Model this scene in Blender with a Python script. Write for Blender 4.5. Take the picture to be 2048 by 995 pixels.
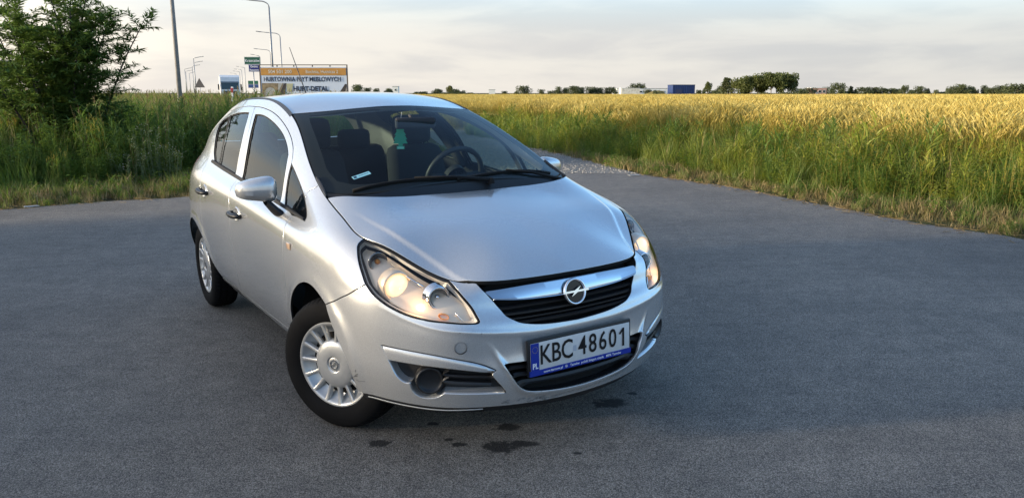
import bpy, bmesh, math, random
import numpy as np
from mathutils import Vector, Matrix
from mathutils.geometry import delaunay_2d_cdt

scene = bpy.context.scene
for o in list(bpy.data.objects): bpy.data.objects.remove(o)
COL = scene.collection
R = math.radians

# ---------------------------------------------------------------- camera
CAM_H, PITCH, FPX = 1.4705, 0.19914, 1543.1
cam_d = bpy.data.cameras.new('camera'); cam = bpy.data.objects.new('camera', cam_d); COL.objects.link(cam)
cam_d.sensor_width = 36; cam_d.lens = FPX / 2048 * 36; cam_d.clip_start = .05; cam_d.clip_end = 20000
_x = Vector((1, 0, 0)); _u = Vector((0, math.sin(PITCH), math.cos(PITCH))); _f = Vector((0, math.cos(PITCH), -math.sin(PITCH)))
_r = _x; _up = _u
cam.matrix_world = Matrix(((_r.x, _up.x, -_f.x, 0), (_r.y, _up.y, -_f.y, 0), (_r.z, _up.z, -_f.z, CAM_H), (0, 0, 0, 1)))
scene.camera = cam

# ---------------------------------------------------------------- light
SUN_AZ = R(-101)          # measured from the view axis (+Y), negative = left of the picture
SUN_EL = R(9)
SKY_STRENGTH, SUN_STRENGTH, EXPOSURE = .15, 2.6, 1.68
world = bpy.data.worlds.new('World'); scene.world = world; world.use_nodes = True
def build_world():
    nt = world.node_tree; nt.nodes.clear(); N = nt.nodes.new; L = nt.links.new
    out = N('ShaderNodeOutputWorld'); bg = N('ShaderNodeBackground'); bg.inputs[1].default_value = SKY_STRENGTH
    sky = N('ShaderNodeTexSky'); sky.sky_type = 'NISHITA'; sky.sun_disc = False
    sky.sun_elevation = SUN_EL; sky.sun_rotation = SUN_AZ; sky.air_density = 1.0; sky.dust_density = .5; sky.ozone_density = 3.2
    tc = N('ShaderNodeTexCoord'); sep = N('ShaderNodeSeparateXYZ'); L(tc.outputs['Generated'], sep.inputs[0])
    # thin high cloud: thick towards the horizon, breaking up higher
    mp = N('ShaderNodeMapping'); mp.inputs['Scale'].default_value = (2.2, 2.2, 13.0); L(tc.outputs['Generated'], mp.inputs[0])
    nz = N('ShaderNodeTexNoise'); nz.inputs['Scale'].default_value = 1.9; nz.inputs['Detail'].default_value = 7; nz.inputs['Roughness'].default_value = .52
    nz.inputs['Distortion'].default_value = .35; L(mp.outputs[0], nz.inputs['Vector'])
    cr = N('ShaderNodeMapRange'); cr.interpolation_type = 'SMOOTHSTEP'
    cr.inputs[1].default_value = .40; cr.inputs[2].default_value = .66; L(nz.outputs[0], cr.inputs[0])
    hz = N('ShaderNodeMapRange'); hz.interpolation_type = 'SMOOTHSTEP'
    hz.inputs[1].default_value = .055; hz.inputs[2].default_value = .23; hz.inputs[3].default_value = .95; L(sep.outputs[2], hz.inputs[0])
    # cloud colour: pale cream towards the sun, grey away from it, bluish grey bodies
    sd = N('ShaderNodeVectorMath'); sd.operation = 'DOT_PRODUCT'; L(tc.outputs['Generated'], sd.inputs[0])
    sd.inputs[1].default_value = (math.sin(SUN_AZ), math.cos(SUN_AZ), .12)
    sw = N('ShaderNodeMapRange'); sw.inputs[1].default_value = -.6; sw.inputs[2].default_value = .95; L(sd.outputs['Value'], sw.inputs[0])
    vl = N('ShaderNodeMapRange'); vl.inputs[1].default_value = .25; vl.inputs[2].default_value = .95; vl.inputs[3].default_value = .03; vl.inputs[4].default_value = .42; L(sw.outputs[0], vl.inputs[0]); L(vl.outputs[0], hz.inputs[4])
    ramp = N('ShaderNodeValToRGB'); e = ramp.color_ramp.elements
    e[0].position = 0; e[0].color = (1.50, 1.46, 1.43, 1); e[1].position = 1; e[1].color = (4.4, 3.7, 2.9, 1)
    m = ramp.color_ramp.elements.new(.5); m.color = (1.95, 1.82, 1.68, 1)
    L(sw.outputs[0], ramp.inputs[0])
    mul = N('ShaderNodeMix'); mul.data_type = 'RGBA'; mul.blend_type = 'MULTIPLY'; mul.inputs[0].default_value = 1
    dk = N('ShaderNodeMix'); dk.data_type = 'RGBA'; dk.inputs[6].default_value = (1.06, 1.05, 1.03, 1); dk.inputs[7].default_value = (.86, .87, .905, 1)
    L(cr.outputs[0], dk.inputs[0]); L(ramp.outputs[0], mul.inputs[6]); L(dk.outputs[2], mul.inputs[7])
    mix = N('ShaderNodeMix'); mix.data_type = 'RGBA'
    L(hz.outputs[0], mix.inputs[0]); L(sky.outputs[0], mix.inputs[6]); L(mul.outputs[2], mix.inputs[7])
    L(mix.outputs[2], bg.inputs[0]); L(bg.outputs[0], out.inputs[0])
build_world()
sun_d = bpy.data.lights.new('sun', 'SUN'); sun_d.energy = SUN_STRENGTH; sun_d.angle = R(5); sun_d.color = (1, .84, .62)
sun = bpy.data.objects.new('sun', sun_d); COL.objects.link(sun)
_sv = Vector((math.sin(SUN_AZ) * math.cos(SUN_EL), math.cos(SUN_AZ) * math.cos(SUN_EL), math.sin(SUN_EL)))
sun.rotation_euler = (-_sv).to_track_quat('-Z', 'Y').to_euler()
vs = scene.view_settings; vs.view_transform = 'Standard'; vs.look = 'None'; vs.exposure = EXPOSURE; vs.gamma = 1; vs.use_curve_mapping = False
scene.render.engine = 'CYCLES'; scene.cycles.max_bounces = 12; scene.cycles.transparent_max_bounces = 24
scene.cycles.caustics_reflective = False; scene.cycles.caustics_refractive = False

# ---------------------------------------------------------------- helpers
def tag(o, label=None, cat=None, group=None, kind=None):
    if label: o['label'] = label
    if cat: o['category'] = cat
    if group: o['group'] = group
    if kind: o['kind'] = kind
    return o
def empty(name, loc=(0, 0, 0), rz=0, parent=None):
    o = bpy.data.objects.new(name, None); COL.objects.link(o); o.location = loc; o.rotation_euler = (0, 0, rz); o.empty_display_size = .1
    o.parent = parent
    return o
MATS = {}
def mat(name, col=(.5, .5, .5), rough=.5, metal=0, coat=0, coat_rough=.03, spec=.5, emit=None, estr=0, trans=0, ior=1.45, var=0, vscale=8, bump=0, bscale=40, alpha=1):
    if name in MATS: return MATS[name]
    m = bpy.data.materials.new(name); m.use_nodes = True; nt = m.node_tree; b = nt.nodes['Principled BSDF']
    c4 = (*col, 1)
    b.inputs['Base Color'].default_value = c4; b.inputs['Roughness'].default_value = rough; b.inputs['Metallic'].default_value = metal
    b.inputs['Coat Weight'].default_value = coat; b.inputs['Coat Roughness'].default_value = coat_rough
    b.inputs['Specular IOR Level'].default_value = spec; b.inputs['IOR'].default_value = ior; b.inputs['Transmission Weight'].default_value = trans
    if emit: b.inputs['Emission Color'].default_value = (*emit, 1); b.inputs['Emission Strength'].default_value = estr
    if var or bump:
        tc = nt.nodes.new('ShaderNodeTexCoord')
    if var:
        n = nt.nodes.new('ShaderNodeTexNoise'); n.inputs['Scale'].default_value = vscale; n.inputs['Detail'].default_value = 5
        nt.links.new(tc.outputs['Object'], n.inputs['Vector'])
        r = nt.nodes.new('ShaderNodeValToRGB'); e = r.color_ramp.elements
        e[0].position = .3; e[1].position = .7
        e[0].color = (*[max(0, c * (1 - var)) for c in col], 1); e[1].color = (*[min(1, c * (1 + var)) for c in col], 1)
        nt.links.new(n.outputs[0], r.inputs[0]); nt.links.new(r.outputs[0], b.inputs['Base Color'])
    if bump:
        n2 = nt.nodes.new('ShaderNodeTexNoise'); n2.inputs['Scale'].default_value = bscale; n2.inputs['Detail'].default_value = 3
        nt.links.new(tc.outputs['Object'], n2.inputs['Vector'])
        bp = nt.nodes.new('ShaderNodeBump'); bp.inputs['Strength'].default_value = bump; bp.inputs['Distance'].default_value = .01
        nt.links.new(n2.outputs[0], bp.inputs['Height']); nt.links.new(bp.outputs[0], b.inputs['Normal'])
    MATS[name] = m
    return m
def glass_mat(name, tint=(.8, .9, .88), refl=1.0, rough=0.0, ior=1.5):
    """thin glass: tinted see-through plus mirror reflection by angle"""
    if name in MATS: return MATS[name]
    m = bpy.data.materials.new(name); m.use_nodes = True; nt = m.node_tree; nt.nodes.clear()
    o = nt.nodes.new('ShaderNodeOutputMaterial'); t = nt.nodes.new('ShaderNodeBsdfTransparent'); t.inputs[0].default_value = (*tint, 1)
    g = nt.nodes.new('ShaderNodeBsdfGlossy'); g.inputs['Roughness'].default_value = rough
    lw = nt.nodes.new('ShaderNodeLayerWeight'); lw.inputs[0].default_value = .5
    f = nt.nodes.new('ShaderNodeMath'); f.operation = 'POWER'; f.inputs[1].default_value = 5; nt.links.new(lw.outputs['Facing'], f.inputs[0])
    mu = nt.nodes.new('ShaderNodeMath'); mu.operation = 'MULTIPLY_ADD'; mu.inputs[1].default_value = .95 * refl; mu.inputs[2].default_value = .045 * refl; mu.use_clamp = True
    x = nt.nodes.new('ShaderNodeMixShader')
    nt.links.new(f.outputs[0], mu.inputs[0]); nt.links.new(mu.outputs[0], x.inputs[0]); nt.links.new(t.outputs[0], x.inputs[1]); nt.links.new(g.outputs[0], x.inputs[2])
    nt.links.new(x.outputs[0], o.inputs[0]); MATS[name] = m
    return m

class MB:
    """collects geometry; build() links it as one mesh object"""
    def __init__(s): s.v = []; s.f = []; s.m = []; s.cur = 0
    def add(s, vs, fs):
        n = len(s.v); s.v += [tuple(map(float, p)) for p in vs]; s.f += [tuple(i + n for i in f) for f in fs]; s.m += [s.cur] * len(fs)
    def box(s, c, d, rz=0, M=None):
        x, y, z = d[0] / 2, d[1] / 2, d[2] / 2
        P = [Vector((a * x, b * y, e * z)) for a in (-1, 1) for b in (-1, 1) for e in (-1, 1)]
        if rz: P = [Matrix.Rotation(rz, 3, 'Z') @ p for p in P]
        if M is not None: P = [M @ p for p in P]
        P = [p + Vector(c) for p in P]
        s.add(P, [(0, 1, 3, 2), (4, 6, 7, 5), (0, 4, 5, 1), (2, 3, 7, 6), (0, 2, 6, 4), (1, 5, 7, 3)])
    def bbox(s, c, d, b=.01, rz=0, M=None):
        """box with chamfered edges"""
        x, y, z = d[0] / 2, d[1] / 2, d[2] / 2; b = min(b, x * .9, y * .9, z * .9)
        bm = bmesh.new(); bmesh.ops.create_cube(bm, size=1)
        for v in bm.verts: v.co = Vector((v.co.x * 2 * x, v.co.y * 2 * y, v.co.z * 2 * z))
        bmesh.ops.bevel(bm, geom=bm.edges[:], offset=b, segments=2, affect='EDGES', profile=.5)
        T = Matrix.Rotation(rz, 3, 'Z') if rz else Matrix.Identity(3)
        if M is not None: T = M @ T
        bm.verts.ensure_lookup_table()
        for i, v in enumerate(bm.verts): v.index = i
        s.add([T @ v.co + Vector(c) for v in bm.verts], [[v.index for v in f.verts] for f in bm.faces]); bm.free()
    def tube(s, pts, r, n=8, cap=True, closed=False, up=(0, 0, 1)):
        P = [Vector(p) for p in pts]; m = len(P); rr = r if isinstance(r, (list, tuple)) else [r] * m
        V = []; prev = None
        for i, p in enumerate(P):
            if closed: t = P[(i + 1) % m] - P[i - 1]
            else: t = P[min(i + 1, m - 1)] - P[max(i - 1, 0)]
            t.normalize()
            if prev is None:
                a = Vector(up) if abs(t.dot(Vector(up))) < .95 else Vector((1, 0, 0)); a = (a - t * a.dot(t)).normalized()
            else:
                a = (prev - t * prev.dot(t)); a = a.normalized() if a.length > 1e-6 else Vector((1, 0, 0))
            prev = a; b = t.cross(a)
            for k in range(n):
                w = 2 * math.pi * k / n; V.append(p + (a * math.cos(w) + b * math.sin(w)) * rr[i])
        F = []
        for i in range(m if closed else m - 1):
            j = (i + 1) % m
            for k in range(n): F.append((i * n + k, i * n + (k + 1) % n, j * n + (k + 1) % n, j * n + k))
        if cap and not closed: F += [tuple(range(n - 1, -1, -1)), tuple((m - 1) * n + k for k in range(n))]
        s.add(V, F)
    def lathe(s, prof, n=32, M=None, c=(0, 0, 0), arc=None, closed_prof=False):
        """profile of (radius, height) revolved about local Z, then M and c"""
        V = []; m = len(prof); a0, a1 = arc or (0, 2 * math.pi); full = arc is None; nn = n if full else n + 1
        for k in range(nn):
            w = a0 + (a1 - a0) * k / n
            for r, h in prof:
                p = Vector((r * math.cos(w), r * math.sin(w), h)); p = M @ p if M is not None else p; V.append(p + Vector(c))
        F = []
        for k in range(n if full else n):
            k2 = (k + 1) % n if full else k + 1
            for i in range(m if closed_prof else m - 1):
                i2 = (i + 1) % m; F.append((k * m + i, k2 * m + i, k2 * m + i2, k * m + i2))
        s.add(V, F)
    def grid(s, P, flip=False):
        """2D list of points"""
        a, b = len(P), len(P[0]); V = [p for row in P for p in row]
        F = [(i * b + j, (i + 1) * b + j, (i + 1) * b + j + 1, i * b + j + 1) for i in range(a - 1) for j in range(b - 1)]
        if flip: F = [f[::-1] for f in F]
        s.add(V, F)
    def poly(s, pts, th, n):
        """flat polygon pts (3D, planar) thickened by th along n"""
        n = Vector(n).normalized(); k = len(pts); A = [Vector(p) for p in pts]; B = [p + n * th for p in A]
        s.add(A + B, [tuple(range(k))[::-1], tuple(range(k, 2 * k))] + [(i, (i + 1) % k, k + (i + 1) % k, k + i) for i in range(k)])
    def build(s, name, material, parent=None, smooth=False, angle=None):
        me = bpy.data.meshes.new(name); me.from_pydata(s.v, [], s.f)
        for mm in (material if isinstance(material, (list, tuple)) else [material]): me.materials.append(mm)
        if any(s.m): me.polygons.foreach_set('material_index', s.m)
        if smooth or angle: me.polygons.foreach_set('use_smooth', [True] * len(me.polygons))
        if angle is not None and hasattr(me, 'set_sharp_from_angle'): me.set_sharp_from_angle(angle=R(angle))
        me.update()
        o = bpy.data.objects.new(name, me); COL.objects.link(o); o.parent = parent
        return o
def text_mesh(txt, size, material, name='lettering', parent=None, M=None, xs=1.0, bold=0, thick=.0006, align='CENTER'):
    """flat lettering in the local XY plane, transformed by M"""
    cu = bpy.data.curves.new('t', 'FONT'); cu.body = txt; cu.size = size; cu.align_x = align; cu.align_y = 'CENTER'; cu.offset = bold; cu.extrude = thick; cu.resolution_u = 3
    ob = bpy.data.objects.new('t', cu); COL.objects.link(ob)
    me = bpy.data.meshes.new_from_object(ob); bpy.data.objects.remove(ob); bpy.data.curves.remove(cu)
    me.name = name
    me.transform(Matrix.Diagonal((xs, 1, 1, 1)))
    if M is not None: me.transform(M)
    me.materials.clear(); me.materials.append(material)
    o = bpy.data.objects.new(name, me); COL.objects.link(o); o.parent = parent
    return o
def frame(origin, xdir, ydir):
    """4x4 with local x,y axes along xdir,ydir"""
    x = Vector(xdir).normalized(); y = Vector(ydir); y = (y - x * y.dot(x)).normalized(); z = x.cross(y); o = Vector(origin)
    return Matrix(((x.x, y.x, z.x, o.x), (x.y, y.y, z.y, o.y), (x.z, y.z, z.z, o.z), (0, 0, 0, 1)))
def crom(pts, step, closed=False):
    """Catmull-Rom (centripetal-ish) resample of 2D/3D points with about this step"""
    P = [np.array(p, float) for p in pts]; n = len(P)
    if n == 2:
        k = max(1, int(np.linalg.norm(P[1] - P[0]) / step)); return [tuple(P[0] + (P[1] - P[0]) * i / k) for i in range(k + 1)]
    out = []
    for i in range(n if closed else n - 1):
        p1, p2 = P[i], P[(i + 1) % n]
        p0 = P[i - 1] if (closed or i > 0) else 2 * p1 - p2; p3 = P[(i + 2) % n] if (closed or i + 2 < n) else 2 * p2 - p1
        L = np.linalg.norm(p2 - p1); k = max(1, int(round(L / step)))
        d1, d0, d2 = max(L, 1e-6) ** .5, max(np.linalg.norm(p1 - p0), 1e-6) ** .5, max(np.linalg.norm(p3 - p2), 1e-6) ** .5
        m1 = (p1 - p0) / d0 - (p2 - p0) / (d0 + d1) + (p2 - p1) / d1; m2 = (p2 - p1) / d1 - (p3 - p1) / (d1 + d2) + (p3 - p2) / d2
        m1 = m1 * d1; m2 = m2 * d1
        for j in range(k):
            t = j / k; out.append(tuple((2 * t ** 3 - 3 * t ** 2 + 1) * p1 + (t ** 3 - 2 * t ** 2 + t) * m1 + (-2 * t ** 3 + 3 * t ** 2) * p2 + (t ** 3 - t ** 2) * m2))
    if not closed: out.append(tuple(P[-1]))
    return out
def inside(q, loop):
    q = np.asarray(q, float); L = np.asarray(loop, float); c = np.zeros(len(q), bool); j = len(L) - 1
    for i in range(len(L)):
        a, b = L[i], L[j]
        k = ((a[1] > q[:, 1]) != (b[1] > q[:, 1])) & (q[:, 0] < (b[0] - a[0]) * (q[:, 1] - a[1]) / (b[1] - a[1] + 1e-15) + a[0]); c ^= k; j = i
    return c
def seg_dist(q, line):
    """distance of points q (n,2) to polyline, and position 0..1 along it"""
    L = np.array(line, float); best = np.full(len(q), 1e9); par = np.zeros(len(q)); ln = np.linalg.norm(np.diff(L, axis=0), axis=1); cum = np.concatenate([[0], np.cumsum(ln)])
    for i in range(len(L) - 1):
        d = L[i + 1] - L[i]; t = np.clip(((q - L[i]) @ d) / (d @ d), 0, 1); r = np.linalg.norm(q - (L[i] + t[:, None] * d), axis=1)
        k = r < best; best = np.where(k, r, best); par = np.where(k, (cum[i] + t * ln[i]) / cum[-1], par)
    return best, par
# ---------------------------------------------------------------- ground, road, field
def gz(x, y):
    """height of the ground: the yard and its verges fall about 0.8 degrees to the left, level further off"""
    k = min(1, max(0, (60 - y) / 35)); k = k * k * (3 - 2 * k)
    return .01403 * max(-14, min(14, x)) * k
def node_mat(name):
    m = bpy.data.materials.new(name); m.use_nodes = True; nt = m.node_tree; MATS[name] = m
    return m, nt, nt.nodes['Principled BSDF'], nt.nodes.new, nt.links.new
STAINS = [(-.575, 3.10, .050, .040), (-.225, 3.075, .035, .022), (-.27, 3.125, .022, .014), (-.02, 3.245, .062, .040), (-.055, 3.045, .085, .055), (.045, 3.075, .075, .030), (.475, 3.50, .085, .06), (.27, 2.98, .02, .012), (.60, 3.62, .03, .02), (-.36, 3.29, .03, .02)]
def asphalt_mat():
    m, nt, b, N, L = node_mat('asphalt')
    tc = N('ShaderNodeTexCoord'); P = tc.outputs['Object']
    def noise(sc, det=4, rough=.6):
        n = N('ShaderNodeTexNoise'); n.inputs['Scale'].default_value = sc; n.inputs['Detail'].default_value = det; n.inputs['Roughness'].default_value = rough; L(P, n.inputs['Vector']); return n.outputs[0]
    def ramp(v, a, ca, bb, cb):
        r = N('ShaderNodeValToRGB'); e = r.color_ramp.elements; e[0].position = a; e[0].color = (*ca, 1); e[1].position = bb; e[1].color = (*cb, 1); L(v, r.inputs[0]); return r.outputs[0]
    def mix(kind, f, A, B):
        x = N('ShaderNodeMix'); x.data_type = 'RGBA'; x.blend_type = kind
        if isinstance(f, float): x.inputs[0].default_value = f
        else: L(f, x.inputs[0])
        for s, q in ((6, A), (7, B)):
            if isinstance(q, tuple): x.inputs[s].default_value = (*q, 1)
            else: L(q, x.inputs[s])
        return x.outputs[2]
    v = N('ShaderNodeTexVoronoi'); v.inputs['Scale'].default_value = 210; v.inputs['Randomness'].default_value = 1; L(P, v.inputs['Vector'])
    stone = ramp(v.outputs['Color'], .15, (.110, .098, .082), .85, (.365, .328, .280))
    dark = ramp(v.outputs['Distance'], .35, (1, 1, 1), .75, (.42, .42, .42))
    col = mix('MULTIPLY', 1.0, stone, dark)
    col = mix('MULTIPLY', 1.0, col, ramp(noise(.55, 6), .3, (.74, .74, .75), .72, (1.2, 1.18, 1.16)))
    col = mix('MULTIPLY', .8, col, ramp(noise(9, 5, .7), .3, (.75, .75, .76), .7, (1.2, 1.2, 1.18)))
    # pale chips and dust
    v2 = N('ShaderNodeTexVoronoi'); v2.inputs['Scale'].default_value = 30; L(P, v2.inputs['Vector'])
    chip = ramp(v2.outputs['Distance'], .045, (1, 1, 1), .075, (0, 0, 0)); rs = ramp(v2.outputs['Color'], .74, (0, 0, 0), .76, (1, 1, 1))
    cm = N('ShaderNodeMath'); cm.operation = 'MULTIPLY'; L(chip, cm.inputs[0]); L(rs, cm.inputs[1])
    col = mix('MIX', cm.outputs[0], col, (.30, .29, .27))
    # hairline wear lines across the surface
    mp = N('ShaderNodeMapping'); mp.inputs['Scale'].default_value = (.5, 3.2, 1); mp.inputs['Rotation'].default_value = (0, 0, .25); L(P, mp.inputs[0])
    n3 = N('ShaderNodeTexNoise'); n3.inputs['Scale'].default_value = 2.2; n3.inputs['Detail'].default_value = 8; n3.inputs['Roughness'].default_value = .75; L(mp.outputs[0], n3.inputs['Vector'])
    col = mix('MULTIPLY', .32, col, ramp(n3.outputs[0], .40, (.70, .70, .71), .56, (1.08, 1.08, 1.08)))
    # oil and water spots under the nose of the car
    wn = N('ShaderNodeTexNoise'); wn.inputs['Scale'].default_value = 26; wn.inputs['Detail'].default_value = 6; wn.inputs['Roughness'].default_value = .7; L(P, wn.inputs['Vector'])
    last = None
    for cx, cy, rx, ry in STAINS:
        q = N('ShaderNodeMapping'); q.vector_type = 'POINT'; q.inputs['Location'].default_value = (-cx / rx, -cy / ry, 0); q.inputs['Scale'].default_value = (1 / rx, 1 / ry, 0); L(P, q.inputs[0])
        ln = N('ShaderNodeVectorMath'); ln.operation = 'LENGTH'; L(q.outputs[0], ln.inputs[0])
        ad = N('ShaderNodeMath'); ad.operation = 'MULTIPLY_ADD'; L(wn.outputs[0], ad.inputs[0]); ad.inputs[1].default_value = 2.2; L(ln.outputs['Value'], ad.inputs[2])
        r = N('ShaderNodeMapRange'); r.interpolation_type = 'SMOOTHSTEP'; r.inputs[1].default_value = 1.8; r.inputs[2].default_value = 2.2; r.inputs[3].default_value = 1; r.inputs[4].default_value = 0; L(ad.outputs[0], r.inputs[0])
        if last is None: last = r.outputs[0]
        else:
            mx = N('ShaderNodeMath'); mx.operation = 'MAXIMUM'; L(last, mx.inputs[0]); L(r.outputs[0], mx.inputs[1]); last = mx.outputs[0]
    sf = N('ShaderNodeMath'); sf.operation = 'MULTIPLY'; sf.inputs[1].default_value = .9; L(last, sf.inputs[0])
    col = mix('MIX', sf.outputs[0], col, (.012, .011, .011))
    L(col, b.inputs['Base Color']); b.inputs['Roughness'].default_value = .78; b.inputs['Specular IOR Level'].default_value = .35
    bp = N('ShaderNodeBump'); bp.inputs['Strength'].default_value = .38; bp.inputs['Distance'].default_value = .006
    hs = N('ShaderNodeMath'); hs.operation = 'SUBTRACT'; hs.inputs[0].default_value = 1; L(v.outputs['Distance'], hs.inputs[1])
    L(hs.outputs[0], bp.inputs['Height']); L(bp.outputs[0], b.inputs['Normal'])
    return m
def blend_mat(name, cols, scale, rough=.95, bump=.5, bscale=30, detail=8):
    m, nt, b, N, L = node_mat(name); tc = N('ShaderNodeTexCoord')
    n = N('ShaderNodeTexNoise'); n.inputs['Scale'].default_value = scale; n.inputs['Detail'].default_value = detail; n.inputs['Roughness'].default_value = .68; L(tc.outputs['Object'], n.inputs['Vector'])
    r = N('ShaderNodeValToRGB'); el = r.color_ramp.elements; k = len(cols)
    el[0].position = .3; el[0].color = (*cols[0], 1); el[1].position = .7; el[1].color = (*cols[-1], 1)
    for i in range(1, k - 1): e = el.new(.3 + .4 * i / (k - 1)); e.color = (*cols[i], 1)
    L(n.outputs[0], r.inputs[0]); L(r.outputs[0], b.inputs['Base Color']); b.inputs['Roughness'].default_value = rough; b.inputs['Specular IOR Level'].default_value = .1
    n2 = N('ShaderNodeTexNoise'); n2.inputs['Scale'].default_value = bscale; n2.inputs['Detail'].default_value = 6; L(tc.outputs['Object'], n2.inputs['Vector'])
    bp = N('ShaderNodeBump'); bp.inputs['Strength'].default_value = bump; bp.inputs['Distance'].default_value = .03; L(n2.outputs[0], bp.inputs['Height']); L(bp.outputs[0], b.inputs['Normal'])
    return m
def sheet(name, outline, material, dz, step=1.5):
    """flat region that follows the ground height"""
    A = np.array(outline, float); lo, hi = A.min(0), A.max(0); pts = []
    for i in range(len(outline)):
        p, q = A[i], A[(i + 1) % len(A)]; n = max(1, int(np.linalg.norm(q - p) / step)); pts += [tuple(p + (q - p) * k / n) for k in range(n)]
    V, T, ids = cdt_simple(pts, step)
    mb = MB(); mb.add([(x, y, gz(x, y) + dz) for x, y in V], [tuple(t) for t in T]); o = mb.build(name, material)
    for p in o.data.polygons:
        if p.normal.z < 0: p.flip()
    o['kind'] = 'structure'; return o
def cdt_simple(loop, step):
    A = np.array(loop); lo, hi = A.min(0), A.max(0)
    g = np.array([(x, y) for x in np.arange(lo[0] + step / 2, hi[0], step) for y in np.arange(lo[1] + step / 2, hi[1], step)])
    if len(g): g = g[inside(g, loop)]
    pts = [Vector((float(a), float(b))) for a, b in list(loop) + [tuple(q) for q in g]]; n = len(loop)
    V, E, F, *_ = delaunay_2d_cdt(pts, [(i, (i + 1) % n) for i in range(n)], [], 0, 1e-6); V = np.array([tuple(v) for v in V]); T = np.array(F)
    return V, T[inside(V[T].mean(1), loop)], None
# edges of the asphalt (metres, camera at the origin looking along +y)
rngE = random.Random(11)
def ragged(pts, amp, step=.25, seed=1):
    r = random.Random(seed); q = crom(pts, step); return [(x + r.uniform(-amp, amp), y + r.uniform(-amp, amp)) for x, y in q]
EDGE_L = [(-26, .5), (-16, 5.6), (-11, 8.3), (-7.02, 10.51), (-6.53, 10.84), (-5.98, 11.15), (-5.37, 11.41), (-4.91, 11.64), (-3, 12.75), (-1, 13.75), (.4, 14.40)]
EDGE_FAR = [(.4, 14.40), (.96, 14.43), (2.0, 14.11), (2.40, 13.79)]
EDGE_R = [(2.40, 13.79), (3.08, 12.52), (3.55, 11.42), (3.87, 10.25), (4.17, 9.41), (4.42, 8.62), (4.68, 8.10), (5.01, 7.41), (5.5, 6.3), (6.3, 4.2), (7.2, 1), (8.0, -4), (9, -12), (10, -30)]
asph_loop = ragged(EDGE_L, .05, seed=2) + ragged(EDGE_FAR, .04, seed=3)[1:] + ragged(EDGE_R, .05, seed=4)[1:] + [(-26, -30)]
# base terrain: one sheet out to the horizon, following the fall of the yard near the camera
soil = blend_mat('soil_and_thatch', [(.035, .028, .016), (.06, .05, .022), (.075, .075, .025), (.05, .06, .018)], 1.6)
def terrain():
    xs = [-9000, -2500, -800, -250, -90, -40] + list(np.arange(-28, 29, 2.)) + [40, 90, 250, 800, 2500, 9000]
    ys = [-3000, -400, -100, -50] + list(np.arange(-32, 66, 3.)) + [90, 150, 300, 700, 2000, 9000]
    mb = MB(); mb.grid([[(x, y, gz(x, y) - .012) for y in ys] for x in xs], flip=False); o = mb.build('ground', soil)
    for p in o.data.polygons:
        if p.normal.z < 0: p.flip()
    o['kind'] = 'structure'
terrain()
road = sheet('road', asph_loop, asphalt_mat(), 0., 1.2)
gravel_m = blend_mat('gravel', [(.12, .113, .102), (.22, .21, .19), (.32, .305, .28)], 16, .95, 1.0, 45, 12)
sheet('gravel_track', [(.3, 14.3), (.96, 14.33), (2.0, 14.0), (2.35, 13.8), (2.1, 15.0), (1.75, 16.6), (1.5, 18.5), (.9, 22), (.2, 28), (-1.5, 36), (-5, 48), (-8, 50), (-5.5, 40), (-3, 28), (-1.6, 20), (-1.2, 15), (-1, 13.9)], gravel_m, .004, .8)
far_green = blend_mat('far_meadow', [(.14, .15, .025), (.20, .20, .035), (.25, .22, .05)], .03, .95, .3, 3)
field_gold = blend_mat('crop_canopy', [(.32, .22, .05), (.42, .29, .07), (.48, .34, .09)], .5, .95, .6, 18)
# beyond the crop: a level meadow
mb = MB(); mb.grid([[(-1500, 165, .25), (-1500, 700, .3)], [(2500, 165, .25), (2500, 700, .3)]]); o = mb.build('meadow', far_green); o['kind'] = 'structure'
for p in o.data.polygons:
    if p.normal.z < 0: p.flip()
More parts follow.
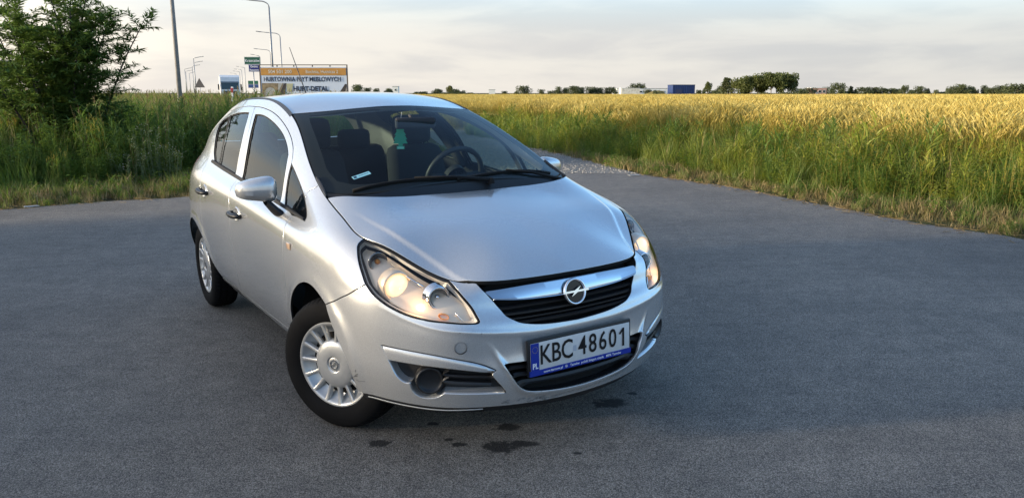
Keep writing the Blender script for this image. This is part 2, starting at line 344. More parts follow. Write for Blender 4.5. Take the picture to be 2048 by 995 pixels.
# ---------------------------------------------------------------- car body surface (half grid of measured points, car frame: x forward of the front axle, y half width, z up)
GRID = [
 [(0.745,0,0.223), (0.776,0,0.3332), (0.754,0,0.45), (0.745,0,0.535), (0.732,0,0.585), (0.714,0,0.61), (0.704,0,0.64), (0.7,0,0.665), (0.698,0,0.69), (0.696,0,0.715), (0.687,0,0.738)],
 [(0.735,0.2,0.228), (0.766,0.2,0.3332), (0.748,0.2,0.45), (0.74,0.2,0.535), (0.726,0.2,0.585), (0.708,0.2,0.61), (0.698,0.2,0.64), (0.694,0.2,0.665), (0.691,0.2,0.69), (0.689,0.2,0.715), (0.681,0.2,0.738)],
 [(0.68,0.4,0.233), (0.721,0.4,0.3382), (0.715,0.41,0.45), (0.714,0.41,0.54), (0.704,0.41,0.585), (0.688,0.405,0.613), (0.675,0.4,0.64), (0.667,0.4,0.665), (0.658,0.4,0.69), (0.648,0.4,0.715), (0.63,0.4,0.737)],
 [(0.5998,0.5472,0.235), (0.6393,0.5544,0.342), (0.6498,0.5575,0.45), (0.6542,0.5586,0.545), (0.6444,0.5567,0.592), (0.6316,0.5536,0.622), (0.62,0.5485,0.65), (0.6069,0.5433,0.68), (0.5901,0.5361,0.7052), (0.5628,0.5238,0.7304), (0.5193,0.5047,0.751)],
 [(0.4925,0.6644,0.243), (0.5269,0.6788,0.3462), (0.5359,0.68,0.45), (0.5372,0.6773,0.55), (0.5302,0.6744,0.605), (0.5221,0.6723,0.637), (0.5091,0.667,0.667), (0.4892,0.6586,0.702), (0.4643,0.6461,0.7406), (0.4301,0.6256,0.7792), (0.3845,0.5944,0.815)],
 [(0.3587,0.746,0.247), (0.3775,0.767,0.3438), (0.3846,0.7744,0.45), (0.3878,0.7737,0.555), (0.3854,0.7704,0.632), (0.3808,0.7667,0.672), (0.3706,0.7614,0.712), (0.3529,0.7484,0.753), (0.3316,0.7267,0.7968), (0.3033,0.696,0.8346), (0.2721,0.6587,0.866)],
 [(0.2096,0.7839,0.242), (0.2193,0.8127,0.3398), (0.224,0.825,0.45), (0.2268,0.8272,0.56), (0.2267,0.8258,0.65), (0.2248,0.8212,0.7), (0.221,0.815,0.748), (0.2114,0.8001,0.793), (0.1999,0.7746,0.838), (0.1864,0.7411,0.868), (0.1706,0.7019,0.888)],
 [(0,0.8,0.25), (0,0.828,0.34), (0,0.842,0.45), (0,0.849,0.57), (0,0.848,0.675), (0,0.842,0.745), (0,0.828,0.808), (0,0.806,0.858), (0,0.78,0.895), (0,0.745,0.921), (0,0.705,0.938)],
 [(-0.25,0.8,0.27), (-0.25,0.825,0.335), (-0.25,0.843,0.45), (-0.25,0.85,0.57), (-0.25,0.852,0.69), (-0.25,0.845,0.785), (-0.25,0.823,0.852), (-0.25,0.79,0.898), (-0.25,0.76,0.944), (-0.25,0.728,0.982), (-0.25,0.693,1.011)],
 [(-0.55,0.797,0.28), (-0.55,0.818,0.335), (-0.55,0.842,0.45), (-0.55,0.85,0.57), (-0.55,0.854,0.69), (-0.55,0.849,0.797), (-0.55,0.825,0.876), (-0.55,0.777,0.925), (-0.55,0.738,1.008), (-0.55,0.702,1.085), (-0.55,0.66,1.145)],
 [(-0.95,0.795,0.285), (-0.95,0.815,0.335), (-0.95,0.842,0.45), (-0.95,0.852,0.57), (-0.95,0.857,0.69), (-0.95,0.852,0.81), (-0.95,0.83,0.9), (-0.95,0.777,0.958), (-0.95,0.722,1.09), (-0.95,0.657,1.225), (-0.95,0.579,1.325)],
 [(-1.4,0.795,0.288), (-1.4,0.815,0.335), (-1.4,0.843,0.45), (-1.4,0.854,0.57), (-1.4,0.86,0.69), (-1.4,0.856,0.82), (-1.4,0.835,0.925), (-1.4,0.78,0.998), (-1.4,0.727,1.135), (-1.4,0.654,1.287), (-1.4,0.54,1.439)],
 [(-1.85,0.797,0.292), (-1.85,0.818,0.34), (-1.85,0.846,0.45), (-1.85,0.858,0.57), (-1.85,0.864,0.69), (-1.85,0.861,0.83), (-1.85,0.84,0.945), (-1.85,0.78,1.033), (-1.85,0.725,1.165), (-1.85,0.648,1.312), (-1.85,0.53,1.461)],
 [(-2.2,0.8,0.3), (-2.2,0.82,0.345), (-2.2,0.85,0.45), (-2.2,0.862,0.57), (-2.2,0.868,0.69), (-2.2,0.864,0.84), (-2.2,0.838,0.965), (-2.2,0.772,1.062), (-2.2,0.714,1.185), (-2.2,0.637,1.315), (-2.2,0.527,1.447)],
 [(-2.5,0.7938,0.31), (-2.5,0.8156,0.35), (-2.5,0.847,0.45), (-2.5,0.8598,0.57), (-2.5,0.862,0.69), (-2.5,0.8554,0.845), (-2.5,0.8228,0.98), (-2.5,0.7498,1.085), (-2.5,0.694,1.2), (-2.49,0.6172,1.31), (-2.45,0.5208,1.412)],
 [(-2.774,0.759,0.32), (-2.788,0.778,0.36), (-2.795,0.81,0.45), (-2.789,0.819,0.57), (-2.78,0.815,0.69), (-2.767,0.805,0.85), (-2.754,0.764,0.995), (-2.734,0.694,1.1), (-2.73,0.642,1.2), (-2.696,0.571,1.3), (-2.654,0.494,1.39)],
 [(-2.986,0.691,0.33), (-3.002,0.707,0.37), (-3.015,0.7225,0.45), (-3.006,0.7235,0.57), (-2.98,0.71,0.69), (-2.953,0.6955,0.85), (-2.916,0.661,1), (-2.881,0.601,1.1), (-2.85,0.55,1.2), (-2.814,0.484,1.3), (-2.786,0.421,1.382)],
 [(-3.14,0.45,0.33), (-3.16,0.47,0.37), (-3.175,0.48,0.45), (-3.165,0.485,0.57), (-3.14,0.485,0.69), (-3.105,0.48,0.85), (-3.06,0.46,1), (-3.01,0.43,1.1), (-2.97,0.395,1.2), (-2.91,0.34,1.3), (-2.86,0.27,1.388)],
 [(-3.174,0,0.33), (-3.188,0,0.37), (-3.205,0,0.45), (-3.199,0,0.57), (-3.18,0,0.69), (-3.147,0,0.85), (-3.104,0,1), (-3.054,0,1.1), (-3.01,0,1.2), (-2.946,0,1.3), (-2.884,0,1.392)]]
GA = np.array(GRID)
_m = GA.copy(); _m[:, :, 1] *= -1
GE = np.concatenate([_m[3:0:-1], GA, _m[-2:-5:-1]], 0)
_d = np.linalg.norm(np.diff(GE, axis=0), axis=2).mean(1)
TU = np.concatenate([[0], np.cumsum(_d)]); TU -= TU[3]; UMAX = TU[3 + len(GA) - 1]
_d = np.linalg.norm(np.diff(GA, axis=1), axis=2).mean(0)
TV = np.concatenate([[0], np.cumsum(_d)]); VT = TV[-1]
def spline_mat(t, x):
    n = len(t); h = np.diff(t); A = np.zeros((n, n)); Q = np.zeros((n, n))
    for i in range(1, n - 1):
        A[i, i - 1] = h[i - 1]; A[i, i] = 2 * (h[i - 1] + h[i]); A[i, i + 1] = h[i]
        Q[i, i - 1] = 6 / h[i - 1]; Q[i, i] = -6 / h[i - 1] - 6 / h[i]; Q[i, i + 1] = 6 / h[i]
    A[0, 0] = 1; A[-1, -1] = 1; M2 = np.linalg.solve(A, Q)
    x = np.asarray(x, float); k = np.clip(np.searchsorted(t, x, side='right') - 1, 0, n - 2)
    a = t[k + 1] - x; b = x - t[k]; hh = h[k]; B = np.zeros((len(x), n)); r = np.arange(len(x))
    B[r, k] += a / hh; B[r, k + 1] += b / hh
    B += ((a ** 3 / hh - hh * a) / 6)[:, None] * M2[k] + ((b ** 3 / hh - hh * b) / 6)[:, None] * M2[k + 1]
    return B
FIN = [(.418, .262), (.4137, .2509), (.3912, .2059), (.3702, .1609), (.3448, .1124), (.3159, .0678), (.2758, .046), (.2161, .0362), (.1305, .0296), (0, .0265)]
CREST = [(0, .278), (.0964, .2802), (.2397, .2878), (.4158, .316), (.5057, .3349), (.6029, .3509), (.7662, .4091), (.8529, .4559), (.8895, .4954)]
CREST = crom(CREST, .012); FIN = crom(FIN, .010)
def wrap0(u, v):
    u = np.asarray(u, float); v = np.asarray(v, float); s = np.where(u < 0, -1., 1.); a = np.abs(u)
    P = np.einsum('ki,kj,ijc->kc', spline_mat(TU, a), spline_mat(TV, np.clip(v, -.05, VT + .05)), GE)
    # wheel-arch flares
    x, y, z = P[:, 0], P[:, 1], P[:, 2]
    for xc, zc, r in ((-.075, .31, .345), (-2.43, .30, .355)):
        d = np.hypot(x - xc, z - zc) - r
        k = np.where(np.abs(y) > .6, 1., 0.) * np.clip((.62 - z) / .2 + .8, 0, 1)
        P[:, 1] += .011 * k * np.where(d > .022, np.exp(-((d - .022) / .035) ** 2), 1)
    # pressed fin running down beside the lower grille and along the chin
    f = a < .6
    if f.any():
        d, t = seg_dist(np.stack([a[f], v[f]], 1), FIN)
        h = .011 * np.clip(t / .25, 0, 1) * np.exp(-(d / .011) ** 2)
        P[f, 0] += h; P[f, 1] += 0
    # the crest of the bumper, under the headlights and above the plate
    f = (a < 1.1) & (v > .1) & (v < .65)
    if f.any():
        d, t = seg_dist(np.stack([a[f], v[f]], 1), CREST)
        P[f, 0] += .0040 * np.clip((1 - t) / .35, 0, 1) * np.exp(-(d / .024) ** 2)
    P[:, 1] *= s
    return P
def wrap(uv):
    uv = np.asarray(uv, float).reshape(-1, 2); u, v = uv[:, 0], uv[:, 1]; e = 1.5e-3
    P = wrap0(u, v); T1 = wrap0(u + e, v) - wrap0(u - e, v); T2 = wrap0(u, v + e) - wrap0(u, v - e)
    N = np.cross(T1, T2); N /= np.linalg.norm(N, axis=1)[:, None] + 1e-12
    c = np.stack([np.clip(P[:, 0], -2.6, .1), 0 * u, np.full(len(u), .6)], 1)
    N *= np.where(((P - c) * N).sum(1) < 0, -1, 1)[:, None]
    return P, N
class TPS:
    """thin-plate height field z(x,y)"""
    def __init__(s, pts, lam=1e-6):
        p = np.array(pts, float); s.p = p[:, :2]; n = len(p); K = s.k(s.p) + lam * np.eye(n); A = np.zeros((n + 3, n + 3)); A[:n, :n] = K
        A[:n, n] = 1; A[:n, n + 1:] = s.p; A[n:, :n] = A[:n, n:].T; s.w = np.linalg.solve(A, np.concatenate([p[:, 2], [0, 0, 0]]))
    def k(s, q):
        r2 = ((q[:, None] - s.p[None]) ** 2).sum(2); return .5 * r2 * np.log(r2 + 1e-12)
    def __call__(s, q):
        q = np.asarray(q, float).reshape(-1, 2); return s.k(q) @ s.w[:-3] + s.w[-3] + q @ s.w[-2:]
def mirror_pts(l): return [p for p in l] + [(p[0], -p[1], p[2]) for p in l if p[1] > 1e-4]
def wp(u, v): return [tuple(p) for p in wrap0(np.atleast_1d(u), np.full(len(np.atleast_1d(u)), v))]
HOOD_C = [(.687, 0, .738), (.66, 0, .756), (.6, 0, .788), (.5, 0, .829), (.38, 0, .872), (.22, 0, .922), (.06, 0, .965), (-.09, 0, 1.0), (-.2, 0, 1.025)]
hood_tps = TPS(mirror_pts(HOOD_C + wp(np.linspace(.05, 1.66, 30), VT) + wp(np.linspace(.95, 1.6, 9), VT - .05) + [(.25, .35, .905), (.0, .4, .968), (.5, .28, .818)]), 2e-5)
CREASE = [(-.06, .652), (-.02, .645), (.074, .628), (.19, .60), (.276, .576), (.393, .522), (.476, .487), (.557, .464), (.62, .44)]
CREASE = crom(CREASE, .02)
def hood(q):
    q = np.asarray(q, float).reshape(-1, 2)
    def f(q):
        z = hood_tps(q); a = np.stack([q[:, 0], np.abs(q[:, 1])], 1); d, t = seg_dist(a, CREASE)
        yc = np.interp(a[:, 0], [c[0] for c in CREASE], [c[1] for c in CREASE]); sd = np.where(a[:, 1] < yc, d, -d)
        w = np.clip((sd + .013) / .026, 0, 1); w = w * w * (3 - 2 * w); k = np.clip((a[:, 0] + .05) / .30, 0, 1)
        return z + .0085 * k * w * np.exp(-np.clip(sd, 0, 1) / .22)
    return height(q, f)
def height(q, f):
    e = 2e-3; z = f(q); zx = (f(q + [e, 0]) - f(q - [e, 0])) / (2 * e); zy = (f(q + [0, e]) - f(q - [0, e])) / (2 * e)
    N = np.stack([-zx, -zy, np.ones(len(q))], 1); N /= np.linalg.norm(N, axis=1)[:, None]
    return np.concatenate([q, z[:, None]], 1), N
# windscreen and roof
WS_C = [(.02, 0, .968), (-.12, 0, 1.040), (-.3, 0, 1.134), (-.5, 0, 1.228), (-.75, 0, 1.331), (-.96, 0, 1.409)]
ws_tps = TPS(mirror_pts(WS_C + wp(np.linspace(1.55, 2.38, 14), VT) + [(-.4, .45, 1.145), (-.7, .4, 1.278)]), 3e-5)
ROOF_C = [(-.96, 0, 1.411), (-1.1, 0, 1.441), (-1.3, 0, 1.470), (-1.55, 0, 1.489), (-1.8, 0, 1.493), (-2.1, 0, 1.484), (-2.4, 0, 1.464), (-2.65, 0, 1.437), (-2.86, 0, 1.405)]
_fe = [(-.955, 0), (-.965, .1), (-.975, .2), (-.995, .3), (-1.02, .38), (-1.05, .46)]
_fz = ws_tps([(a, b) for a, b in _fe])
roof_tps = TPS(mirror_pts(ROOF_C[1:] + [(a, b, float(z) + .001) for (a, b), z in zip(_fe, _fz)] + wp(np.linspace(2.38, 4.9, 26), VT) + [(-1.5, .38, 1.472), (-2.0, .38, 1.474), (-2.4, .36, 1.446)]), 3e-5)
def windscreen_s(q): return height(np.asarray(q, float).reshape(-1, 2), ws_tps)
def roof_s(q): return height(np.asarray(q, float).reshape(-1, 2), roof_tps)
# ---------------------------------------------------------------- panels cut out of the body surface
def loop_of(segs, step):
    out = []
    for s in segs:
        r = crom(s, step); out += r[:-1]
    return out
def neg(segs): return [[(-a, b) for a, b in s[::-1]] for s in segs[::-1]]
def negl(l): return [(-a, b) for a, b in l]
def cdt(loops, step, bstep, scale_v=1.0):
    pts = []; edges = []; lid = []
    for L in loops:
        n0 = len(pts); k = len(L); pts += L; edges += [(n0 + i, n0 + (i + 1) % k) for i in range(k)]; lid.append((n0, k))
    A = np.array(loops[0]); lo, hi = A.min(0), A.max(0)
    gu = np.arange(lo[0] + step * .37, hi[0], step); gv = np.arange(lo[1] + step * .41, hi[1], step * scale_v)
    g = np.array([(a + (step * .5 if j % 2 else 0), b) for j, b in enumerate(gv) for a in gu])
    k = inside(g, loops[0])
    for L in loops[1:]: k &= ~inside(g, L)
    g = g[k]
    if len(g):
        B = np.array([p for L in loops for p in L]); keep = np.ones(len(g), bool)
        for i in range(0, len(g), 2000):
            d = ((g[i:i + 2000, None] - B[None]) ** 2).sum(2).min(1); keep[i:i + 2000] = d > (bstep * .55) ** 2
        g = g[keep]
    allp = [Vector((float(a), float(b))) for a, b in pts] + [Vector((float(a), float(b))) for a, b in g]
    V, E, F, ov, oe, of = delaunay_2d_cdt(allp, edges, [], 0, 1e-7)
    back = {}
    for i, o in enumerate(ov):
        for q in o: back[q] = i
    V = np.array([tuple(p) for p in V]); T = np.array(F); c = V[T].mean(1)
    k = inside(c, loops[0])
    for L in loops[1:]: k &= ~inside(c, L)
    T = T[k]
    return V, T, [[back[n0 + i] for i in range(kk)] for n0, kk in lid]
def panel(name, S, segs, material, parent, holes=(), step=.022, bstep=.012, gap=.002, depth=.012, off=0., lining=None, lin_off=.03, rim=True, sv=1.0, edge=.0016):
    """a body panel: region of surface S bounded by segs, edges inset by the shut-line gap, rounded and turned in"""
    loops = [loop_of(segs, bstep)] + [loop_of(h, bstep) for h in holes]
    V2, T, ids = cdt(loops, step, bstep, sv)
    P, N = S(V2); P = P + N * off
    a = P[T[:, 0]]; n = np.cross(P[T[:, 1]] - a, P[T[:, 2]] - a); fl = (n * N[T[:, 0]]).sum(1) < 0
    T[fl] = T[fl][:, ::-1]
    cen = np.zeros_like(P); cnt = np.zeros(len(P)); c3 = P[T].mean(1)
    for k in range(3): np.add.at(cen, T[:, k], c3); np.add.at(cnt, T[:, k], 1)
    cen /= np.maximum(cnt, 1)[:, None]
    verts = P.copy(); norms = N.copy(); F = T.tolist(); ev = []; en = []; dark = set()
    for L in ids:
        idx = np.array(L); q = P[idx]; t = np.roll(q, -1, 0) - np.roll(q, 1, 0); t /= np.linalg.norm(t, axis=1)[:, None] + 1e-12
        w = np.cross(N[idx], t); w *= np.where((w * (cen[idx] - q)).sum(1) < 0, -1, 1)[:, None]
        verts[idx] = q + w * (gap + edge)
        if not rim: continue
        b0 = len(verts) + len(ev); r1 = q + w * gap - N[idx] * edge; r2 = q + w * (gap + .001) - N[idx] * depth
        m = len(idx); ev += r1.tolist() + r2.tolist(); en += (-w * .8 + N[idx] * .45).tolist() + (-w).tolist()
        for i in range(m):
            j = (i + 1) % m
            for A_, B_ in (((idx[i], idx[j]), (b0 + i, b0 + j)), ((b0 + i, b0 + j), (b0 + m + i, b0 + m + j))):
                if A_[0] >= len(P) and L is ids[0]: dark.add(len(F))
                F.append((A_[0], A_[1], B_[1], B_[0]))
    if ev: verts = np.concatenate([verts, ev]); norms = np.concatenate([norms, en])
    norms = norms / (np.linalg.norm(norms, axis=1)[:, None] + 1e-12)
    # orient rim quads with their normals
    out = []
    for f in F:
        p0, p1, p2 = verts[f[0]], verts[f[1]], verts[f[2]]
        out.append(tuple(f) if np.dot(np.cross(p1 - p0, p2 - p0), norms[list(f)].mean(0)) >= 0 else tuple(f)[::-1])
    me = bpy.data.meshes.new(name); me.from_pydata(verts.tolist(), [], out); me.materials.append(material)
    if dark: me.materials.append(VOID); me.polygons.foreach_set('material_index', [1 if i in dark else 0 for i in range(len(out))])  # turned-in outer rim coloured dark: shade of the gap put into the colour
    me.polygons.foreach_set('use_smooth', [True] * len(me.polygons)); me.update()
    me.normals_split_custom_set_from_vertices(norms.tolist())
    o = bpy.data.objects.new(name, me); COL.objects.link(o); o.parent = parent
    if lining:
        me2 = bpy.data.meshes.new('lining'); me2.from_pydata((P - N * lin_off).tolist(), [], [tuple(t) for t in T.tolist()]); me2.materials.append(lining)
        o2 = bpy.data.objects.new('lining', me2); COL.objects.link(o2); o2.parent = o
    return o
def ribbon(mb, S, line, width, off, n=None):
    """flat ribbon following a line on surface S (dark filler behind a shut line, rubber strips)"""
    q = np.array(crom(line, .02)); P, N = S(q); t = np.gradient(P, axis=0); t /= np.linalg.norm(t, axis=1)[:, None] + 1e-12
    w = np.cross(N, t); a = P + w * width / 2 + N * off; b = P - w * width / 2 + N * off
    mb.grid([list(map(tuple, a)), list(map(tuple, b))])
def strip(mb, S, top, bot, prof, step=.015, close=True):
    """solid moulding between two lines on S; prof = list of (fraction across, height)"""
    k = max(len(crom(top, step)), len(crom(bot, step)))
    def res(l):
        q = np.array(crom(l, step)); s = np.concatenate([[0], np.cumsum(np.linalg.norm(np.diff(q, axis=0), axis=1))]); s /= s[-1]; t = np.linspace(0, 1, k)
        return np.stack([np.interp(t, s, q[:, 0]), np.interp(t, s, q[:, 1])], 1)
    A, B = res(top), res(bot); rows = []
    for f, h in prof:
        P, N = S(A * (1 - f) + B * f); rows.append([tuple(p) for p in P + N * (h if np.isscalar(h) else np.array([h(t) for t in np.linspace(0, 1, k)])[:, None])])
    mb.grid(rows)
    if close:
        n0 = len(mb.v) - len(rows) * k
        mb.f.append(tuple(n0 + i * k for i in range(len(rows)))); mb.f.append(tuple(n0 + i * k + k - 1 for i in range(len(rows)))[::-1]); mb.m += [mb.cur] * 2
def fix_normals(o):
    bm = bmesh.new(); bm.from_mesh(o.data); bmesh.ops.recalc_face_normals(bm, faces=bm.faces); bm.to_mesh(o.data); bm.free(); return o
def split_line(l, n=1): return l

# ---------------------------------------------------------------- measured outlines on the body surface
A_F = [(1.6745, .0338), (1.6745, .1384), (1.6621, .2091), (1.6211, .2706), (1.5349, .3259), (1.42, .3598), (1.3133, .3659), (1.2189, .3485), (1.1684, .3299)]
A_F2 = [(1.1684, .3299), (1.1204, .2552), (1.0753, .1937), (1.0342, .1261), (1.0137, .05), (1.0137, .0061)]
A_R = [(4.0384, .0215), (4.0138, .163), (3.9768, .2675), (3.9071, .329), (3.7963, .3598), (3.6772, .3567), (3.5787, .3321), (3.472, .2829), (3.3817, .1999), (3.3161, .0953), (3.285, .03)]
HL_OUT = [(1.0344, VT - .004), (1.032, .84), (1.0042, .773), (.9868, .7346), (.9666, .6959), (.9443, .6545), (.921, .6015)]
HL_LOW = [(.921, .6015), (.9078, .5846), (.8878, .5553), (.8606, .5285), (.8286, .5023), (.7861, .4752), (.7382, .4514), (.6892, .4379), (.6377, .4288), (.5992, .4241), (.5574, .4217), (.5127, .4152), (.468, .412)]
HL_TIP = [(.468, .412), (.450, .418), (.443, .432), (.4445, .470)]
HL_IN = [(.4445, .470), (.464, .5851), (.4857, .6761), (.5108, .7833), (.5367, .885), (.546, VT - .004)]
BG = [(.921, .6015), (.9756, .5217), (1.0325, .4288), (1.0955, .3705), (1.1684, .3299)]
GR = [(.425, VT - .002), (.4102, .8242), (.3951, .762), (.3757, .6765), (.3627, .612), (.3446, .5428), (.3271, .4757), (.3010, .4137), (.2753, .373), (.2345, .3488), (.1895, .3337), (.1184, .322), (0, .3135)]
LG_T = [(0, .149), (.15, .1485), (.27, .149), (.3625, .1515)]
LG = [(.3625, .1515), (.3417, .107), (.3168, .0747), (.288, .0551), (.2544, .0463), (.1822, .0391), (.0822, .0335), (0, .0315)]
GAP_A = [(1.758, .6388), (1.748, .5772), (1.7372, .5268), (1.7320, .4913), (1.7325, .4045), (1.7365, .3169), (1.742, .2289), (1.754, .1276), (1.768, .045)]
GAP_B = [(2.777, .6446), (2.7831, .6144), (2.7516, .561), (2.7355, .5059), (2.7309, .3989), (2.7309, .3009), (2.725, .229), (2.739, .1519), (2.783, .0815), (2.80, .045)]
GAP_BU = [(3.0459, .8885), (2.9792, .8567), (2.8757, .8089), (2.8203, .7473), (2.7924, .6897), (2.777, .6446)]
GAP_R = [(3.62, .70), (3.53, .61), (3.462, .5245), (3.4661, .4635), (3.4608, .4114), (3.452, .3519), (3.4182, .275)]
DT_F = [(3.0459, .8885), (2.9571, .8894), (2.7995, .8886), (2.6453, .8865), (2.5077, .8819), (2.3792, .8755), (2.2596, .8687), (2.1669, .8607), (2.0892, .846), (2.04, .822)]
DT_R = [(3.62, .70), (3.72, .77), (3.82, .835), (3.81, .872), (3.6184, .8816), (3.3907, .8865), (3.1833, .889), (3.0459, .8885)]
BELT_T = [(3.4376, .660), (3.0771, .660), (2.7652, .660), (2.3421, .660), (1.9817, .660), (1.7475, .6605), (1.6, .6657)]
BELT_B = [(3.4376, .647), (3.0607, .6465), (2.749, .646), (2.3273, .645), (1.9604, .644), (1.7252, .6445), (1.5751, .6504)]
WIN_F = [[(2.9323, .8646), (2.8247, .8679), (2.704, .8668), (2.567, .8616), (2.4274, .8538), (2.3149, .8456), (2.2222, .835), (2.15, .8225), (2.112, .811)], [(2.112, .811), (2.0692, .7636), (2.0369, .7136), (2.0002, .6593)],
         [(2.0002, .6593), (2.3, .6595), (2.7021, .6595)], [(2.7021, .6595), (2.7302, .7041), (2.7681, .7609), (2.8403, .8188), (2.9323, .8646)]]
WIN_R = [[(3.3981, .6601), (3.504, .6908), (3.5835, .7343), (3.6603, .776), (3.7042, .804)], [(3.7042, .804), (3.6846, .8281), (3.6054, .8445), (3.4785, .8566), (3.2801, .8635), (3.0955, .8659)],
         [(3.0955, .8659), (3.0077, .8301), (2.9158, .7634), (2.8803, .6969), (2.8486, .6601)], [(2.8486, .6601), (3.1, .6601), (3.3981, .6601)]]
WIN_DIV = [(3.5499, .8515), (3.3708, .7754), (3.3087, .7138), (3.2515, .6601)]
QUART = [[(2.0254, .803), (1.9039, .7957), (1.7962, .7826), (1.7001, .7589), (1.6157, .7116), (1.5779, .6794), (1.576, .662), (1.60, .655)], [(1.60, .655), (1.6387, .6534), (1.7435, .6547), (1.8392, .6566), (1.9246, .6591)], [(1.9246, .6591), (1.9801, .7082), (2.0101, .7605), (2.0254, .803)]]
AP_GAP = [(1.7001, .7589), (1.692, .8083), (1.655, .8745), (1.642, VT - .003)]
U_WS_TOP = 2.392
FOG = [[(.8521, .2305), (.7415, .2214), (.6246, .2072), (.5127, .1822), (.4592, .1652), (.4219, .1472), (.3960, .1309)], [(.3960, .1309), (.415, .115), (.40, .090), (.355, .0455)], [(.355, .0455), (.4451, .0478), (.53, .0495), (.5884, .0507)],
       [(.5884, .0507), (.6102, .0382), (.6487, .0303), (.6899, .0342), (.7221, .0545), (.729, .079)], [(.729, .079), (.7477, .077), (.7844, .0981), (.8195, .1673), (.8521, .2305)]]
STRIP_T = [(.845, .2265), (.7415, .2190), (.6246, .2046), (.5127, .1796), (.4592, .1626), (.4219, .1446), (.4010, .1320)]
STRIP_B = [(.8195, .1673), (.7023, .1593), (.5877, .1485), (.4814, .1321), (.4412, .1260), (.4150, .1265), (.4005, .1300)]
# ---------------------------------------------------------------- car materials
def paint_mat():
    m = mat('silver_paint', (.60, .60, .59), .26, .62, 1.0, .012, .5)
    nt = m.node_tree; b = nt.nodes['Principled BSDF']; tc = nt.nodes.new('ShaderNodeTexCoord')
    n = nt.nodes.new('ShaderNodeTexNoise'); n.inputs['Scale'].default_value = 420; n.inputs['Detail'].default_value = 1; nt.links.new(tc.outputs['Object'], n.inputs['Vector'])
    d = nt.nodes.new('ShaderNodeTexNoise'); d.inputs['Scale'].default_value = 3.5; d.inputs['Detail'].default_value = 6; nt.links.new(tc.outputs['Object'], d.inputs['Vector'])
    r = nt.nodes.new('ShaderNodeMapRange'); r.inputs[1].default_value = .3; r.inputs[2].default_value = .7; r.inputs[3].default_value = .86; r.inputs[4].default_value = 1.14; nt.links.new(n.outputs[0], r.inputs[0])
    mx = nt.nodes.new('ShaderNodeMix'); mx.data_type = 'RGBA'; mx.blend_type = 'MULTIPLY'; mx.inputs[0].default_value = 1; mx.inputs[6].default_value = (.60, .60, .59, 1)
    nt.links.new(r.outputs[0], mx.inputs[7]); nt.links.new(mx.outputs[2], b.inputs['Base Color'])
    r2 = nt.nodes.new('ShaderNodeMapRange'); r2.inputs[1].default_value = .35; r2.inputs[2].default_value = .75; r2.inputs[3].default_value = .012; r2.inputs[4].default_value = .07; nt.links.new(d.outputs[0], r2.inputs[0])
    nt.links.new(r2.outputs[0], b.inputs['Coat Roughness'])
    return m
PAINT = paint_mat()
BLACK = mat('black_plastic', (.012, .012, .013), .42, bump=.08, bscale=300)
GLOSSBLACK = mat('gloss_black', (.006, .006, .007), .12)
VOID = mat('dark_void', (.004, .004, .004), .9)
RUBBER = mat('rubber', (.018, .018, .018), .75, bump=.15, bscale=120)
TYRE = mat('tyre_rubber', (.0055, .0055, .006), .8, spec=.15, var=.3, vscale=9, bump=.06, bscale=160)
CHROME = mat('chrome', (.82, .83, .85), .07, 1.0)
SATIN = mat('satin_chrome', (.62, .64, .66), .16, 1.0)
HUBCAP = mat('hubcap_silver', (.50, .50, .49), .36, .55, .35, .1, var=.06, vscale=30)
REFL = mat('lamp_reflector', (.84, .68, .52), .30, .5)
LAMPGREY = mat('lamp_bezel', (.72, .68, .62), .4, .2)
TRIM = mat('interior_trim', (.028, .029, .032), .75, bump=.2, bscale=200)
SEAT = mat('seat_fabric', (.022, .023, .026), .95, bump=.3, bscale=260)
HEADL = mat('pale_lining', (.33, .32, .30), .9)
GLASS = glass_mat('window_glass', (.52, .64, .59), .85)
WSGLASS = glass_mat('windscreen_glass', (.76, .86, .87), .58)
LENSG = glass_mat('headlamp_lens', (.97, .965, .95), .8, .02)
ORANGE = mat('amber_plastic', (.85, .30, .03), .2, trans=.4)
REDL = mat('tail_lamp_red', (.35, .01, .01), .12, coat=1)
WHITEP = mat('plate_white', (.62, .62, .60), .35, var=.05, vscale=40)
BLUEP = mat('plate_blue', (.012, .035, .30), .3)
INK = mat('plate_ink', (.006, .006, .007), .4)
WINK = mat('white_print', (.75, .77, .8), .5)

CAR_YAW, CAR_X, CAR_Y = -.99130457, -.13562318, 3.70962947
car = empty('car', (CAR_X, CAR_Y, 0), CAR_YAW)
tag(car, 'silver five-door hatchback parked on the asphalt with its front wheels turned', 'car')
# the yard falls slightly to the left: the car stands on that slope
FALL = .01403
_ax = Vector((0, math.cos(PITCH), -math.sin(PITCH)))
CAR_W = Matrix.Translation((0, 0, CAM_H)) @ Matrix.Rotation(-FALL, 4, _ax) @ Matrix.Translation((0, 0, -CAM_H)) @ Matrix.Translation((CAR_X, CAR_Y, 0)) @ Matrix.Rotation(CAR_YAW, 4, 'Z')
car.matrix_world = CAR_W
def part(o, label=None):
    if label: o['label'] = label
    return o
RE = VT - .003
def redge(u0, u1, n=12, v=None): return [(u, RE if v is None else v) for u in np.linspace(u0, u1, n)]

